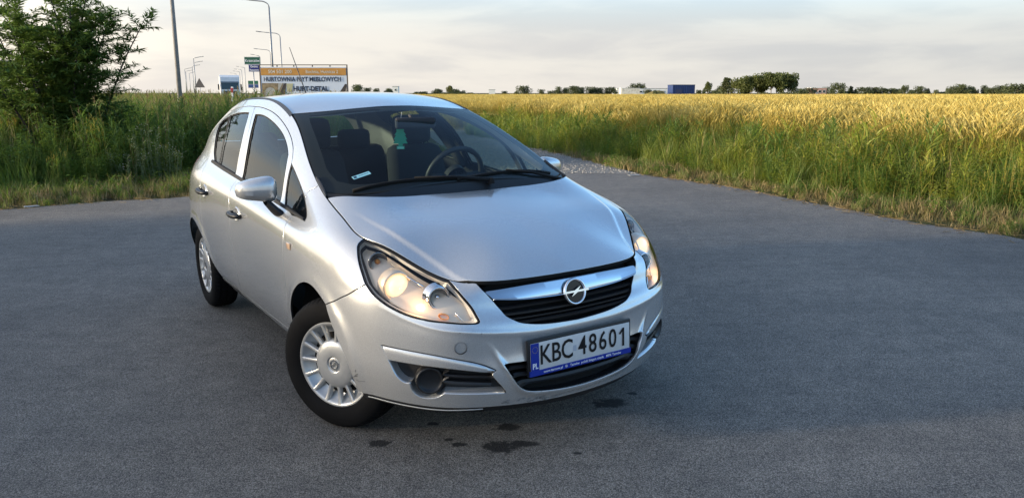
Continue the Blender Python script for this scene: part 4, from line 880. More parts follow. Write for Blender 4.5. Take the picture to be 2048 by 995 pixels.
# ---- wing mirrors
def wing_mirror(s):
    mb = MB(); rows = []; K = 18; n = 26
    for i in range(K + 1):
        t = i / K; y = .800 + .188 * t
        e = max((1 - abs(2 * t - 1) ** 6) ** .4, .04) if 0 < t < 1 else .04
        zt = 1.090 - .034 * t ** 1.8; zb = .950 + .030 * t; hh = (zt - zb) / 2 * e; dp = (.060 - .010 * t) * e; zc = (zt + zb) / 2; xc = -.665 - .055 * t ** 2
        row = []
        for k in range(n):
            a = 2 * math.pi * k / n; ca, sa = math.cos(a), math.sin(a); px = abs(ca) ** .62 * (1 if ca > 0 else -1); pz = abs(sa) ** (.75 if sa > 0 else .5) * (1 if sa > 0 else -1)
            x = xc + (dp * px if ca > 0 else dp * .75 * px); z = zc + hh * pz
            if sa < -.3: x -= .012 * max(e, 0)
            row.append((x, s * y, z))
        row.append(row[0]); rows.append(row)
    mb.grid(rows); mb.f.append(tuple(range(n))); mb.f.append(tuple(K * (n + 1) + k for k in range(n))[::-1]); mb.m += [0, 0]
    o = fix_normals(mb.build('wing_mirror', PAINT, car, angle=50))
    mb = MB(); ring = []
    for i in range(24):
        a = 2 * math.pi * i / 24; ring.append((-.708, s * (.888 + .072 * math.copysign(abs(math.cos(a)) ** .6, math.cos(a))), 1.016 + .052 * math.copysign(abs(math.sin(a)) ** .6, math.sin(a))))
    mb.poly(ring if s > 0 else ring[::-1], .012, (-1, 0, 0)); fix_normals(mb.build('mirror_glass', CHROME, o))
    mb = MB(); sect = []
    for t, (x, y, z, w, h) in enumerate([(-.635, .785, .888, .060, .024), (-.64, .808, .902, .060, .030), (-.655, .832, .930, .050, .030), (-.668, .860, .962, .040, .02)]):
        sect.append([(x + w * math.cos(a), s * y, z + h * math.sin(a)) for a in np.linspace(0, 2 * math.pi, 17)])
    mb.grid(sect); fix_normals(mb.build('mirror_arm', BLACK, o, smooth=True))
both(wing_mirror)
# ---- wipers, aerial
def wiper(p0, p1, piv):
    w = empty('wiper', (0, 0, 0), 0, car)
    def on(x, y, h): return (x, y, float(ws_tps([(x, y)])[0]) + h)
    n = 9; pts = [on(p0[0] + (p1[0] - p0[0]) * t, p0[1] + (p1[1] - p0[1]) * t, .008) for t in np.linspace(0, 1, n)]
    mb = MB(); mb.tube(pts, .0065, 6); mb.tube([(x, y, z - .007) for x, y, z in pts], .004, 4); mb.build('wiper_blade', VOID, w, smooth=True)
    m = n // 2; mb = MB(); mb.tube([on(*piv, .010), on(piv[0] * .5 + pts[m][0] * .5, piv[1] * .5 + pts[m][1] * .5, .016), (pts[m][0], pts[m][1], pts[m][2] + .008)], [.010, .007, .005], 8); mb.build('wiper_arm', VOID, w, smooth=True)
    mb = MB(); mb.lathe([(.0005, .0), (.016, -.004), (.018, -.03)], 14, None, on(*piv, .020)); mb.build('wiper_cap', VOID, w, smooth=True)
wiper((-.222, -.575), (-.140, .03), (-.116, .12)); wiper((-.140, -.06), (-.228, .565), (-.17, .58))
mb = MB(); zr = float(roof_tps([(-2.47, 0)])[0]); mb.lathe([(.0005, .022), (.008, .02), (.018, .004), (.020, -.004)], 16, None, (-2.47, 0, zr)); mb.tube([(-2.475, 0, zr + .015), (-2.66, 0, zr + .22), (-2.80, 0, zr + .375)], [.0045, .0035, .0022], 8); mb.build('aerial', BLACK, car, smooth=True)
# ---- windscreen sticker (registration) inside the glass
def sticker():
    x0, y0 = -.316, -.490; P, N = windscreen_s([(x0, y0), (x0, y0 + .05)]); M = frame(P[0] - N[0] * .0015, P[1] - P[0], Vector(N[0]).cross(Vector(P[1] - P[0])))
    mb = MB(); mb.bbox((0, 0, 0), (.092, .026, .0012), .0005); o = mb.build('registration_sticker', mat('sticker_teal', (.55, .85, .88), .4), windscreen); o.matrix_local = M
    mb = MB(); mb.box((-.033, 0, .0008), (.016, .016, .0004)); mb.box((.012, .001, .0008), (.052, .0035, .0004)); o = mb.build('sticker_print', mat('sticker_dark', (.03, .06, .12), .5), windscreen); o.matrix_local = M
sticker()
# ---- interior
mb = MB(); prof = [(-.20, .90), (-.30, .955), (-.42, .965), (-.56, .955), (-.63, .925), (-.66, .86), (-.63, .70), (-.60, .45)]
ys = np.linspace(-.70, .70, 25)
rows = [[(x - .05 * (y / .7) ** 2 * (1 if i < 3 else .3) , y, z + (.028 * math.exp(-((y - .36) / .15) ** 2) if .4 < i < 5 else 0) - .03 * (abs(y) / .7) ** 4) for y in ys] for i, (x, z) in enumerate(prof)]
mb.grid(rows); fix_normals(mb.build('dashboard', TRIM, car, smooth=True))
st = empty('steering_wheel', (-.93, .36, .985), 0, car); SM = frame((0, 0, 0), (0, 1, 0), (.42, 0, .9)).to_3x3()
mb = MB(); mb.tube([SM @ Vector((.183 * math.cos(a), .183 * math.sin(a), 0)) for a in np.linspace(0, 2 * math.pi, 33)[:-1]], .0165, 10, closed=True); mb.build('wheel_rim', mat('leatherette', (.03, .03, .032), .5), st, smooth=True)
mb = MB(); mb.lathe([(.0005, -.03), (.05, -.028), (.07, -.01), (.07, .03)], 20, SM)
for a in (0, math.pi, -math.pi / 2): mb.tube([SM @ Vector((.05 * math.cos(a), .05 * math.sin(a), .005)), SM @ Vector((.18 * math.cos(a), .18 * math.sin(a), 0))], .018, 8)
mb.tube([SM @ Vector((0, 0, 0)), SM @ Vector((0, 0, .3))], .03, 8); mb.build('wheel_hub', TRIM, st, smooth=True)
def rounded(mb, c, d, b, M=None): mb.bbox(c, d, b, 0, M)
def front_seat(y):
    s = empty('front_seat', (-.90 if y < 0 else -1.02, y, 0), 0, car); tilt = Matrix.Rotation(R(-20), 3, 'Y')
    mb = MB(); mb.bbox((0.02, 0, .50), (.50, .48, .16), .05); mb.build('cushion', SEAT, s, angle=60)
    mb = MB(); mb.bbox((-.33, 0, .84), (.14, .47, .62), .06, 0, None)
    for v in range(len(mb.v)):
        x, yy, z = mb.v[v]; f = (z - .53) / .62; mb.v[v] = (x - .15 * f, yy * (1 - .22 * max(0, f) ** 2), z)
    mb.build('backrest', SEAT, s, angle=60)
    mb = MB(); mb.bbox((-.50, 0, 1.245), (.10, .27, .19), .045); mb.build('headrest', SEAT, s, angle=60)
    mb = MB()
    for dy in (-.07, .07): mb.tube([(-.475, dy, 1.12), (-.495, dy, 1.2)], .006, 6)
    mb.build('headrest_post', CHROME, s)
front_seat(-.37); front_seat(.37)
rs = empty('rear_seat', (-2.05, 0, 0), 0, car)
mb = MB(); mb.bbox((0, 0, .50), (.5, 1.25, .16), .05); mb.build('cushion', SEAT, rs, angle=60)
mb = MB(); mb.bbox((-.34, 0, .80), (.14, 1.26, .58), .05)
for v in range(len(mb.v)): x, yy, z = mb.v[v]; mb.v[v] = (x - .22 * (z - .5) / .6, yy, z)
mb.build('backrest', SEAT, rs, angle=60)
for dy in (-.36, .36): mb = MB(); mb.bbox((-.46, dy, 1.14), (.09, .26, .15), .04); mb.build('headrest', SEAT, rs, angle=60)
mb = MB(); mb.box((-1.35, 0, .33), (2.1, 1.36, .03)); mb.box((-2.75, 0, .62), (.75, 1.0, .03)); mb.build('cabin_floor', TRIM, car)
mb = MB()
for s in (-1, 1):
    mb.tube([(-1.47, s * .735, .98), (-1.55, s * .70, 1.1), (-1.68, s * .62, 1.28), (-1.76, s * .555, 1.38)], .035, 8)
mb.build('centre_pillar_trim', TRIM, car, smooth=True)
im = empty('interior_mirror', (-.745, .0, 1.315), 0, car)
mb = MB(); mb.bbox((0, .02, 0), (.03, .235, .062), .014, R(-8)); mb.build('mirror_shell', TRIM, im, angle=50)
mb = MB(); mb.tube([(.0, 0, .02), (-.012, 0, .034), (-.03, 0, .042)], .009, 8); mb.build('mirror_stalk', TRIM, im, smooth=True)
# ---- scuffs on the front corner and lip
mb = MB()
rng = random.Random(4)
def scuff(u, v, L, ang, w):
    a = (u, v); b = (u + L * math.cos(ang), v + L * math.sin(ang)); ribbon(mb, wrap, [a, ((a[0] + b[0]) / 2, (a[1] + b[1]) / 2 + .001), b], w, .0008)
for u, v, L, ang, w in ((-1.006, .062, .03, .3, .003), (-.995, .054, .022, -.2, .0022), (-.99, .070, .018, .5, .002), (-.975, .05, .03, .15, .0016), (-.985, .085, .012, 1.2, .002), (-.478, .151, .001, 0, .001), (-.446, .318, .008, 1.0, .0018), (-.53, .331, .006, .3, .0015), (-.46, .140, .006, 1.3, .003), (-.465, .148, .010, 1.7, .002)): scuff(u, v, max(L, .004), ang, w)
mb.build('scuff_mark', mat('scuff_dark', (.02, .02, .022), .7), bumper)
mb = MB()
for k in range(26):
    u = -.12 - rng.random() * .26; scuff(u, .004 + rng.random() * .012, .01 + rng.random() * .025, rng.uniform(-.3, .3), .002 + rng.random() * .004)
tag(mb.build('lip_scrape', mat('scrape_grey', (.16, .16, .16), .8, var=.6, vscale=120), bumper), kind='stuff')
# lip of the chin: dark splitter edge with a pale rub line
mb = MB(); strip(mb, wrap, [(-1.0, .004), (-.6, .002), (0, .002), (.6, .002), (1.0, .004)], [(-1.0, -.020), (-.6, -.022), (0, -.022), (.6, -.022), (1.0, -.020)], [(0, -.012), (1, -.016)], close=False); mb.build('chin_spoiler', BLACK, car, smooth=True)
mb = MB(); P, N = wrap(np.array(crom([(-.955, -.006), (-.8, -.008), (-.6, -.009), (-.43, -.008)], .02))); mb.tube([tuple(p) for p in P - N * .006], .0022, 6); mb.build('chin_edge', mat('rub_pale', (.55, .55, .52), .5), car)
# ---- air freshener hanging from the mirror (a thing of its own)
def freshener():
    W = CAR_W
    base = W @ Vector((-.80, -.05, 1.205))
    f = empty('air_freshener', base, CAR_YAW); tag(f, 'green tree-shaped cardboard air freshener hanging behind the windscreen', 'air freshener')
    pr = [(0, .115), (.014, .092), (.010, .092), (.024, .068), (.017, .068), (.032, .044), (.024, .044), (.038, .020), (.029, .020), (.040, -.002), (.012, -.004), (.012, -.016), (.022, -.016), (.022, -.034)]
    pts = pr + [(-a, b) for a, b in pr[::-1] if a > 0]
    mb = MB(); mb.poly([(0, a, b) for a, b in pts], .003, (1, 0, 0)); o = mb.build('tree_card', mat('freshener_green', (.02, .30, .17), .6), f); fix_normals(o)
    o.rotation_euler = (0, 0, R(-25))
    mb = MB(); mb.box((.0035, 0, -.026), (.001, .036, .012)); mb.build('card_band', mat('freshener_pale', (.20, .55, .42), .6), f).rotation_euler = (0, 0, R(-25))
    mb = MB(); mb.tube([(0, 0, .112), (-.015, .02, .17)], .001, 5); mb.build('cord', mat('white_cord', (.6, .6, .6), .8), f)
freshener()
# ---------------------------------------------------------------- vegetation
def leaf_mat(name, c1, c2, c3=None, trans=.35, rough=.6):
    m = bpy.data.materials.new(name); m.use_nodes = True; nt = m.node_tree; nt.nodes.clear(); N = nt.nodes.new; L = nt.links.new
    o = N('ShaderNodeOutputMaterial'); oi = N('ShaderNodeObjectInfo'); r = N('ShaderNodeValToRGB'); e = r.color_ramp.elements
    at = N('ShaderNodeAttribute'); at.attribute_name = 'shade'
    ad = N('ShaderNodeMath'); ad.operation = 'MULTIPLY_ADD'; ad.inputs[1].default_value = .55; L(oi.outputs['Random'], ad.inputs[0]); ml = N('ShaderNodeMath'); ml.operation = 'MULTIPLY'; ml.inputs[1].default_value = .45; L(at.outputs['Fac'], ml.inputs[0]); L(ml.outputs[0], ad.inputs[2])
    e[0].position = .1; e[0].color = (*c1, 1); e[1].position = .9; e[1].color = (*(c3 or c2), 1)
    if c3: q = e.new(.5); q.color = (*c2, 1)
    L(ad.outputs[0], r.inputs[0])
    d = N('ShaderNodeBsdfDiffuse'); t = N('ShaderNodeBsdfTranslucent'); x = N('ShaderNodeMixShader'); x.inputs[0].default_value = trans
    g = N('ShaderNodeBsdfGlossy'); g.inputs['Roughness'].default_value = rough; g.inputs[0].default_value = (.6, .6, .55, 1); x2 = N('ShaderNodeMixShader'); x2.inputs[0].default_value = .05
    L(r.outputs[0], d.inputs[0]); L(r.outputs[0], t.inputs[0]); L(d.outputs[0], x.inputs[1]); L(t.outputs[0], x.inputs[2]); L(x.outputs[0], x2.inputs[1]); L(g.outputs[0], x2.inputs[2]); L(x2.outputs[0], o.inputs[0])
    MATS[name] = m; return m
class LB:
    """leaf and blade builder with a per-face shade value"""
    def __init__(s, seed=0): s.v = []; s.f = []; s.sh = []; s.mi = []; s.r = random.Random(seed); s.cur = 0
    def quad(s, a, b, c, d, sh): n = len(s.v); s.v += [a, b, c, d]; s.f.append((n, n + 1, n + 2, n + 3)); s.sh.append(sh); s.mi.append(s.cur)
    def tri(s, a, b, c, sh): n = len(s.v); s.v += [a, b, c]; s.f.append((n, n + 1, n + 2)); s.sh.append(sh); s.mi.append(s.cur)
    def blade(s, base, h, w, lean, az, segs=3, sh=None, curl=1.8):
        sh = s.r.random() if sh is None else sh; dx, dy = math.cos(az), math.sin(az); px, py = -dy, dx
        fa = s.r.uniform(0, math.pi); px, py = math.cos(fa), math.sin(fa); pr = None
        for i in range(segs + 1):
            t = i / segs; o = lean * t ** curl; z = h * (t - .25 * (lean / max(h, .01)) ** 2 * t ** 3); ww = w * (1 - t ** 1.5) * .5
            c = (base[0] + dx * o, base[1] + dy * o, base[2] + z); L_ = (c[0] - px * ww, c[1] - py * ww, c[2]); R_ = (c[0] + px * ww, c[1] + py * ww, c[2])
            if pr:
                if i == segs: s.tri(pr[0], pr[1], c, sh)
                else: s.quad(pr[0], pr[1], R_, L_, sh)
            pr = (L_, R_)
        return c
    def leaf(s, p, d, up, ln, w, sh=None, fold=.25):
        sh = s.r.random() if sh is None else sh; d = Vector(d).normalized(); sd = d.cross(Vector(up)); sd = sd.normalized() if sd.length > 1e-4 else Vector((1, 0, 0)); n = sd.cross(d)
        p = Vector(p); m = p + d * ln * .45 - n * ln * .03; t = p + d * ln - n * ln * .12
        s.quad(tuple(p), tuple(m + sd * w / 2 + n * w * fold), tuple(t), tuple(m - sd * w / 2 + n * w * fold), sh)
    def stalk(s, p, q, w, sh=.5):
        p = Vector(p); q = Vector(q); a = s.r.uniform(0, math.pi); o = Vector((math.cos(a), math.sin(a), 0)) * w / 2; o2 = Vector((-math.sin(a), math.cos(a), 0)) * w / 2
        s.quad(tuple(p - o), tuple(p + o), tuple(q + o * .7), tuple(q - o * .7), sh); s.quad(tuple(p - o2), tuple(p + o2), tuple(q + o2 * .7), tuple(q - o2 * .7), sh)
    def mesh(s, name, mats):
        me = bpy.data.meshes.new(name); me.from_pydata(s.v, [], s.f)
        for m in (mats if isinstance(mats, (list, tuple)) else [mats]): me.materials.append(m)
        me.polygons.foreach_set('material_index', s.mi)
        a = me.attributes.new('shade', 'FLOAT', 'FACE'); a.data.foreach_set('value', s.sh); me.update(); return me
    def obj(s, name, mats, link=True, parent=None):
        o = bpy.data.objects.new(name, s.mesh(name, mats))
        if link: COL.objects.link(o)
        o.parent = parent; return o
def make_group(name, objs):
    c = bpy.data.collections.new(name)
    for o in objs: c.objects.link(o)
    return c
def scatter(name, pts, coll, label, cat):
    """one 'stuff' object: a cloud of points, each carrying a plant; pts = (x,y,z,rot,scale,tilt,index)"""
    me = bpy.data.meshes.new(name); A = np.array(pts, float); me.from_pydata(A[:, :3].tolist(), [], [])
    for nm, ty, col in (('rot', 'FLOAT_VECTOR', np.stack([A[:, 5], A[:, 5] * 0, A[:, 3]], 1).ravel()), ('scl', 'FLOAT', A[:, 4]), ('idx', 'INT', A[:, 6].astype(int))):
        a = me.attributes.new(nm, ty, 'POINT'); a.data.foreach_set('vector' if ty == 'FLOAT_VECTOR' else 'value', col)
    o = bpy.data.objects.new(name, me); COL.objects.link(o)
    ng = bpy.data.node_groups.new(name, 'GeometryNodeTree'); ng.interface.new_socket('Geometry', in_out='INPUT', socket_type='NodeSocketGeometry'); ng.interface.new_socket('Geometry', in_out='OUTPUT', socket_type='NodeSocketGeometry')
    N = ng.nodes.new; L = ng.links.new; gi = N('NodeGroupInput'); go = N('NodeGroupOutput'); ip = N('GeometryNodeInstanceOnPoints'); ci = N('GeometryNodeCollectionInfo')
    ci.inputs['Collection'].default_value = coll; ci.inputs['Separate Children'].default_value = True; ci.inputs['Reset Children'].default_value = True
    def att(nm, ty): n = N('GeometryNodeInputNamedAttribute'); n.data_type = ty; n.inputs['Name'].default_value = nm; return n.outputs['Attribute']
    L(gi.outputs[0], ip.inputs['Points']); L(ci.outputs[0], ip.inputs['Instance']); ip.inputs['Pick Instance'].default_value = True
    L(att('idx', 'INT'), ip.inputs['Instance Index'])
    er = N('FunctionNodeEulerToRotation'); L(att('rot', 'FLOAT_VECTOR'), er.inputs[0]); L(er.outputs[0], ip.inputs['Rotation'])
    cx = N('ShaderNodeCombineXYZ'); sc = att('scl', 'FLOAT')
    for i in range(3): L(sc, cx.inputs[i])
    L(cx.outputs[0], ip.inputs['Scale']); L(ip.outputs[0], go.inputs[0])
    md = o.modifiers.new('plants', 'NODES'); md.node_group = ng
    tag(o, label, cat, kind='stuff'); return o

# colours
M_GOLD = leaf_mat('ripe_crop', (.50, .37, .085), (.62, .48, .125), (.70, .57, .18), .3)
M_GGREEN = leaf_mat('crop_stem', (.26, .23, .035), (.36, .30, .05), (.45, .35, .075), .35)
M_GRASS = leaf_mat('grass_blade', (.085, .145, .016), (.15, .205, .028), (.25, .26, .05), .5)
M_VERGE = leaf_mat('verge_blade', (.07, .08, .018), (.13, .125, .03), (.26, .20, .075), .35)
M_WEED = leaf_mat('weed_leaf', (.075, .155, .016), (.13, .22, .027), (.22, .29, .04), .5)
M_LIME = leaf_mat('sunny_weed_leaf', (.16, .22, .02), (.27, .31, .03), (.40, .39, .05), .5)
M_STRAW = leaf_mat('dry_straw', (.20, .14, .06), (.32, .23, .10), (.42, .32, .16), .25)
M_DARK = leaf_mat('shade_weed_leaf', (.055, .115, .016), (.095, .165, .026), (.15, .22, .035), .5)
M_WILLOW = leaf_mat('willow_leaf', (.10, .175, .036), (.16, .245, .05), (.26, .32, .07), .5, .5)
M_BARK = mat('willow_bark', (.045, .038, .028), .9, var=.4, vscale=20)
M_PALE = leaf_mat('grey_green_leaf', (.10, .14, .06), (.17, .21, .10), (.24, .27, .14), .3)
M_FLOWER = leaf_mat('small_flower', (.45, .45, .38), (.6, .6, .52), (.65, .62, .45), .3)

def crop_clump(seed, n, rad, h):
    b = LB(seed); r = b.r
    for _ in range(n):
        a = r.uniform(0, 6.283); q = rad * r.random() ** .5; p = (q * math.cos(a), q * math.sin(a), 0); hh = h * r.uniform(.8, 1.08); az = r.gauss(.2, .9); ln = r.uniform(.02, .14)
        top = (p[0] + math.cos(az) * ln, p[1] + math.sin(az) * ln, hh)
        b.cur = 1; b.stalk(p, top, .005, r.random())
        for _k in range(2):
            t = r.uniform(.3, .8); m = [p[i] + (top[i] - p[i]) * t for i in range(3)]; b.blade(tuple(m), r.uniform(.10, .2), .011, r.uniform(.06, .16), r.uniform(0, 6.28), 2)
        b.cur = 0; e = (top[0] + math.cos(az) * .035, top[1] + math.sin(az) * .035, top[2] + r.uniform(.05, .085)); b.stalk(top, e, .016, r.random())
        for _k in range(2): a2 = az + r.uniform(-.5, .5); b.tri(top, e, (e[0] + math.cos(a2) * .05, e[1] + math.sin(a2) * .05, e[2] + r.uniform(.03, .08)), r.random())
    return b.obj('crop', [M_GOLD, M_GGREEN], False)
def grass_clump(seed, n, rad, h, w, mats, lean=.5, dry=.15, segs=3):
    b = LB(seed); r = b.r
    for _ in range(n):
        a = r.uniform(0, 6.283); q = rad * r.random() ** .5; b.cur = 1 if r.random() < dry else 0; hh = h * r.uniform(.5, 1.1)
        b.blade((q * math.cos(a), q * math.sin(a), 0), hh, w * r.uniform(.7, 1.3), hh * r.uniform(.05, lean), r.uniform(0, 6.28), segs)
    return b.obj('grass', mats, False)
def reed_clump(seed, n, rad, h, mats):
    b = LB(seed); r = b.r
    for _ in range(n):
        a = r.uniform(0, 6.283); q = rad * r.random() ** .5; p = (q * math.cos(a), q * math.sin(a), 0); hh = h * r.uniform(.75, 1.1); az = r.uniform(0, 6.28); ln = hh * r.uniform(.02, .12)
        top = (p[0] + math.cos(az) * ln, p[1] + math.sin(az) * ln, hh); b.cur = 1; b.stalk(p, top, .006, r.random())
        b.cur = 0
        for k in range(9):
            t = r.uniform(.15, .95); m = tuple(p[i] + (top[i] - p[i]) * t for i in range(3)); b.blade(m, r.uniform(.10, .28), .022, r.uniform(.14, .34), r.uniform(0, 6.28), 3, curl=1.4)
        if r.random() < .5:
            b.cur = 1
            for k in range(5): b.leaf((top[0], top[1], top[2] - .02 * k), (r.gauss(0, .4), r.gauss(0, .4), 1), (1, .2, 0), .07, .014)
    return b.obj('reed', mats, False)
def weed_clump(seed, n, rad, h, mats, leaf=(.07, .03), dens=26, spread=.35):
    b = LB(seed); r = b.r
    for _ in range(n):
        a = r.uniform(0, 6.283); q = rad * r.random() ** .5; p = Vector((q * math.cos(a), q * math.sin(a), 0)); hh = h * r.uniform(.65, 1.1); az = r.uniform(0, 6.28); top = p + Vector((math.cos(az) * hh * .15, math.sin(az) * hh * .15, hh))
        b.cur = 1; b.stalk(p, top, .008, r.random()); b.cur = 0
        for k in range(dens):
            t = r.uniform(.12, 1); c = p + (top - p) * t; a2 = r.uniform(0, 6.28); rr = spread * .35 * (1.1 - t) * r.random(); c = c + Vector((math.cos(a2) * rr, math.sin(a2) * rr, r.uniform(-.03, .03)))
            b.leaf(c, (math.cos(a2), math.sin(a2), r.uniform(-.4, .5)), (0, 0, 1), leaf[0] * r.uniform(.6, 1.3), leaf[1] * r.uniform(.7, 1.2))
    return b.obj('weed', mats, False)
# ---------------------------------------------------------------- things in the distance
GALV = mat('galvanised_steel', (.30, .31, .32), .5, .4, var=.1, vscale=3)
CONC = mat('pole_concrete', (.26, .25, .235), .85, var=.15, vscale=6)
WHITE = mat('white_paint', (.72, .72, .70), .45, var=.05, vscale=2)
DGLASS = mat('dark_glass', (.02, .035, .04), .08, coat=.5)
# billboard
def billboard():
    W, H, z0 = 4.88, 2.10, .82; t = empty('billboard', (-11.86, 45, 0), R(1.0)); tag(t, 'framed advertising billboard for furniture boards standing behind the car roof', 'billboard')
    def pm(x, y, d=0): return frame((x, -d, z0 + y), (1, 0, 0), (0, 0, 1))      # local sheet coordinates, origin lower left centre
    face = mat('billboard_face', (.56, .62, .70), .6, var=.05, vscale=2); orange = mat('billboard_orange', (.48, .235, .05), .6, var=.12, vscale=3); navy = mat('billboard_navy', (.012, .03, .07), .6); cream = mat('billboard_cream', (.66, .60, .50), .6)
    mb = MB(); mb.box((0, .03, z0 + H / 2), (W, .04, H)); mb.build('panel', face, t)
    mb = MB(); mb.box((0, -.002, z0 + H - .26), (W - .06, .02, .40)); mb.build('orange_header', orange, t)
    mb = MB()
    for x in (-W / 2 - .03, W / 2 + .03): mb.box((x, .03, (z0 + H) / 2 + .06), (.06, .06, z0 + H + .12))
    for z in (z0 + H + .11, z0 - .03): mb.box((0, .03, z), (W + .12, .05, .045))
    for x in (-1.5, -.55, .5, 1.5): mb.box((x, .09, (z0 + H) / 2), (.05, .05, z0 + H + .2))
    mb.build('steel_frame', mat('frame_brown', (.10, .075, .055), .7), t)
    def txt(s, size, x, y, m, xs=1., bold=0, al='LEFT'): text_mesh(s, size, m, 'lettering', t, frame((x, -.0165, z0 + y), (1, 0, 0), (0, 0, 1)), xs, bold, .002, al)
    txt('504 501 200', .27, -2.0, H - .27, cream, .98, .003); txt('Bochnia, Hutnicza 2', .25, .12, H - .27, cream, .92, .002)
    txt('HURTOWNIA PŁYT MEBLOWYCH', .355, -2.28, H - .69, navy, .815, .007); txt('HURT-DETAL', .36, -.62, H - 1.22, navy, .92, .016); txt('CIĘCIE', .24, -1.02, H - 1.62, navy, .95, .004)
    # printed picture of board offcuts: wood, slabs, a disc of rings
    def flat(name, pts, m, d=.004): q = MB(); q.poly([(x, -d, z0 + y) for x, y in pts], .003, (0, 1, 0)); fix_normals(q.build(name, m, t))
    wood = mat('printed_wood', (.22, .17, .10), .6, var=.35, vscale=5); dk = mat('printed_dark', (.05, .04, .035), .6); gr = mat('printed_grey', (.36, .36, .33), .6, var=.2, vscale=4); ol = mat('printed_olive', (.42, .41, .25), .6)
    flat('printed_wood', [(-2.40, .02), (-1.25, .02), (-1.55, .28), (-1.15, H - .90), (-2.40, H - .90)], wood, .003)
    flat('printed_slab', [(-1.58, .30), (-1.18, .18), (-1.0, H - .90), (-1.12, H - .90)], dk, .006); flat('printed_slab', [(-1.52, .62), (-1.62, .46), (-1.22, H - .90), (-1.46, H - .90)], gr, .005)
    flat('printed_sample', [(-1.0, H - .92), (-.62, H - .92), (-.72, .72), (-1.0, .72)], ol, .005)
    flat('printed_corner', [(1.55, .02), (2.42, .02), (2.42, H - .95), (2.32, H - .95)], dk, .003)
    for k in range(4): flat('printed_plank', [(1.72 + .16 * k, .03 + .05 * k), (1.84 + .16 * k, .03 + .05 * k), (2.40, .42 - .06 * k + .20 * k), (2.40, .56 - .06 * k + .20 * k)], (gr, wood, gr, cream)[k], .006)
    q = MB()
    for rr in (.34, .25, .16): q.lathe([(rr, .0), (rr - .045, .0)], 30, frame((0, 0, 0), (1, 0, 0), (0, 0, 1)).to_3x3(), (-1.93, -.007 - .0002 * rr, z0 + .62))
    q.lathe([(.30, 0), (.0005, 0)], 30, frame((0, 0, 0), (1, 0, 0), (0, 0, 1)).to_3x3(), (-1.93, -.0060, z0 + .62)); q.build('printed_rings', gr, t)
billboard()
# road signs
def sign(name, x, y, boards, lab, cat='road sign', pole_h=3.0, rz=0):
    t = empty(name, (x, y, gz(x, y)), rz); tag(t, lab, cat)
    mb = MB(); mb.tube([(0, .06, -.1), (0, .06, pole_h)], .035, 8); mb.build('post', GALV, t, smooth=True)
    for (w, h, z, dx, m, border, lines) in boards:
        mb = MB(); mb.bbox((dx, 0, z), (w, .03, h), .01); b = mb.build('sign_board', m, t)
        if border:
            mb = MB()
            for sx in (-1, 1): mb.box((dx + sx * (w / 2 - .02), -.017, z), (.015, .006, h - .03))
            for sz in (-1, 1): mb.box((dx, -.017, z + sz * (h / 2 - .02)), (w - .03, .006, .015))
            mb.build('sign_border', WINK, t)
        for s, size, dz in lines: text_mesh(s, size, WINK, 'lettering', t, frame((dx, -.018, z + dz), (1, 0, 0), (0, 0, 1)), .95, .002, .002)
SGREEN = mat('sign_green', (.008, .085, .05), .4); SBLUE = mat('sign_blue', (.012, .02, .15), .4)
sign('town_sign', -16.36, 50, [(1.03, .48, 3.50, 0, SGREEN, True, [('Krzeczów', .24, 0)]), (.70, .44, 3.04, .08, SBLUE, True, [('Gmina', .19, .10), ('Rzezawa', .17, -.11)])], 'green town sign with blue plate beneath it, left of the billboard', pole_h=3.72)
sign('road_sign', -19.68, 60, [(.78, .26, 2.25, 0, mat('sign_green_dull', (.02, .12, .07), .5), False, []), (.78, .26, 1.98, 0, mat('sign_blue_dull', (.03, .07, .22), .5), False, [])], 'small two-tone green and blue road sign below the town sign', pole_h=2.4)
sign('direction_sign', -30.45, 48, [(1.5, .95, 2.98, 0, mat('sign_dark_green', (.006, .045, .03), .5), True, [])], 'dark green direction sign half hidden behind the willow', pole_h=3.4)
# warning triangle seen from behind
t = empty('warning_sign', (-23.75, 60, 0)); tag(t, 'grey back of a triangular warning sign above the grass', 'road sign')
mb = MB(); mb.tube([(0, 0, 0), (0, 0, 2.2)], .03, 8); mb.build('post', GALV, t); mb = MB(); mb.poly([(-.40, -.04, 1.88), (.40, -.04, 1.88), (0, -.04, 2.58)], .02, (0, 1, 0)); fix_normals(mb.build('sign_board', mat('sign_back', (.10, .09, .085), .7), t))
# marker post
t = empty('marker_post', (-14.27, 40, gz(-14.27, 40))); tag(t, 'white marker post with a red band in front of the truck', 'marker post')
mb = MB(); mb.bbox((0, 0, .85), (.12, .05, 2.1), .015, 0, Matrix.Rotation(R(4), 3, 'Y')); mb.build('post', WHITE, t); mb = MB(); mb.bbox((.055, -.005, 1.72), (.128, .06, .24), .01, 0, Matrix.Rotation(R(4), 3, 'Y')); mb.build('red_band', mat('red_paint', (.35, .02, .04), .5), t)
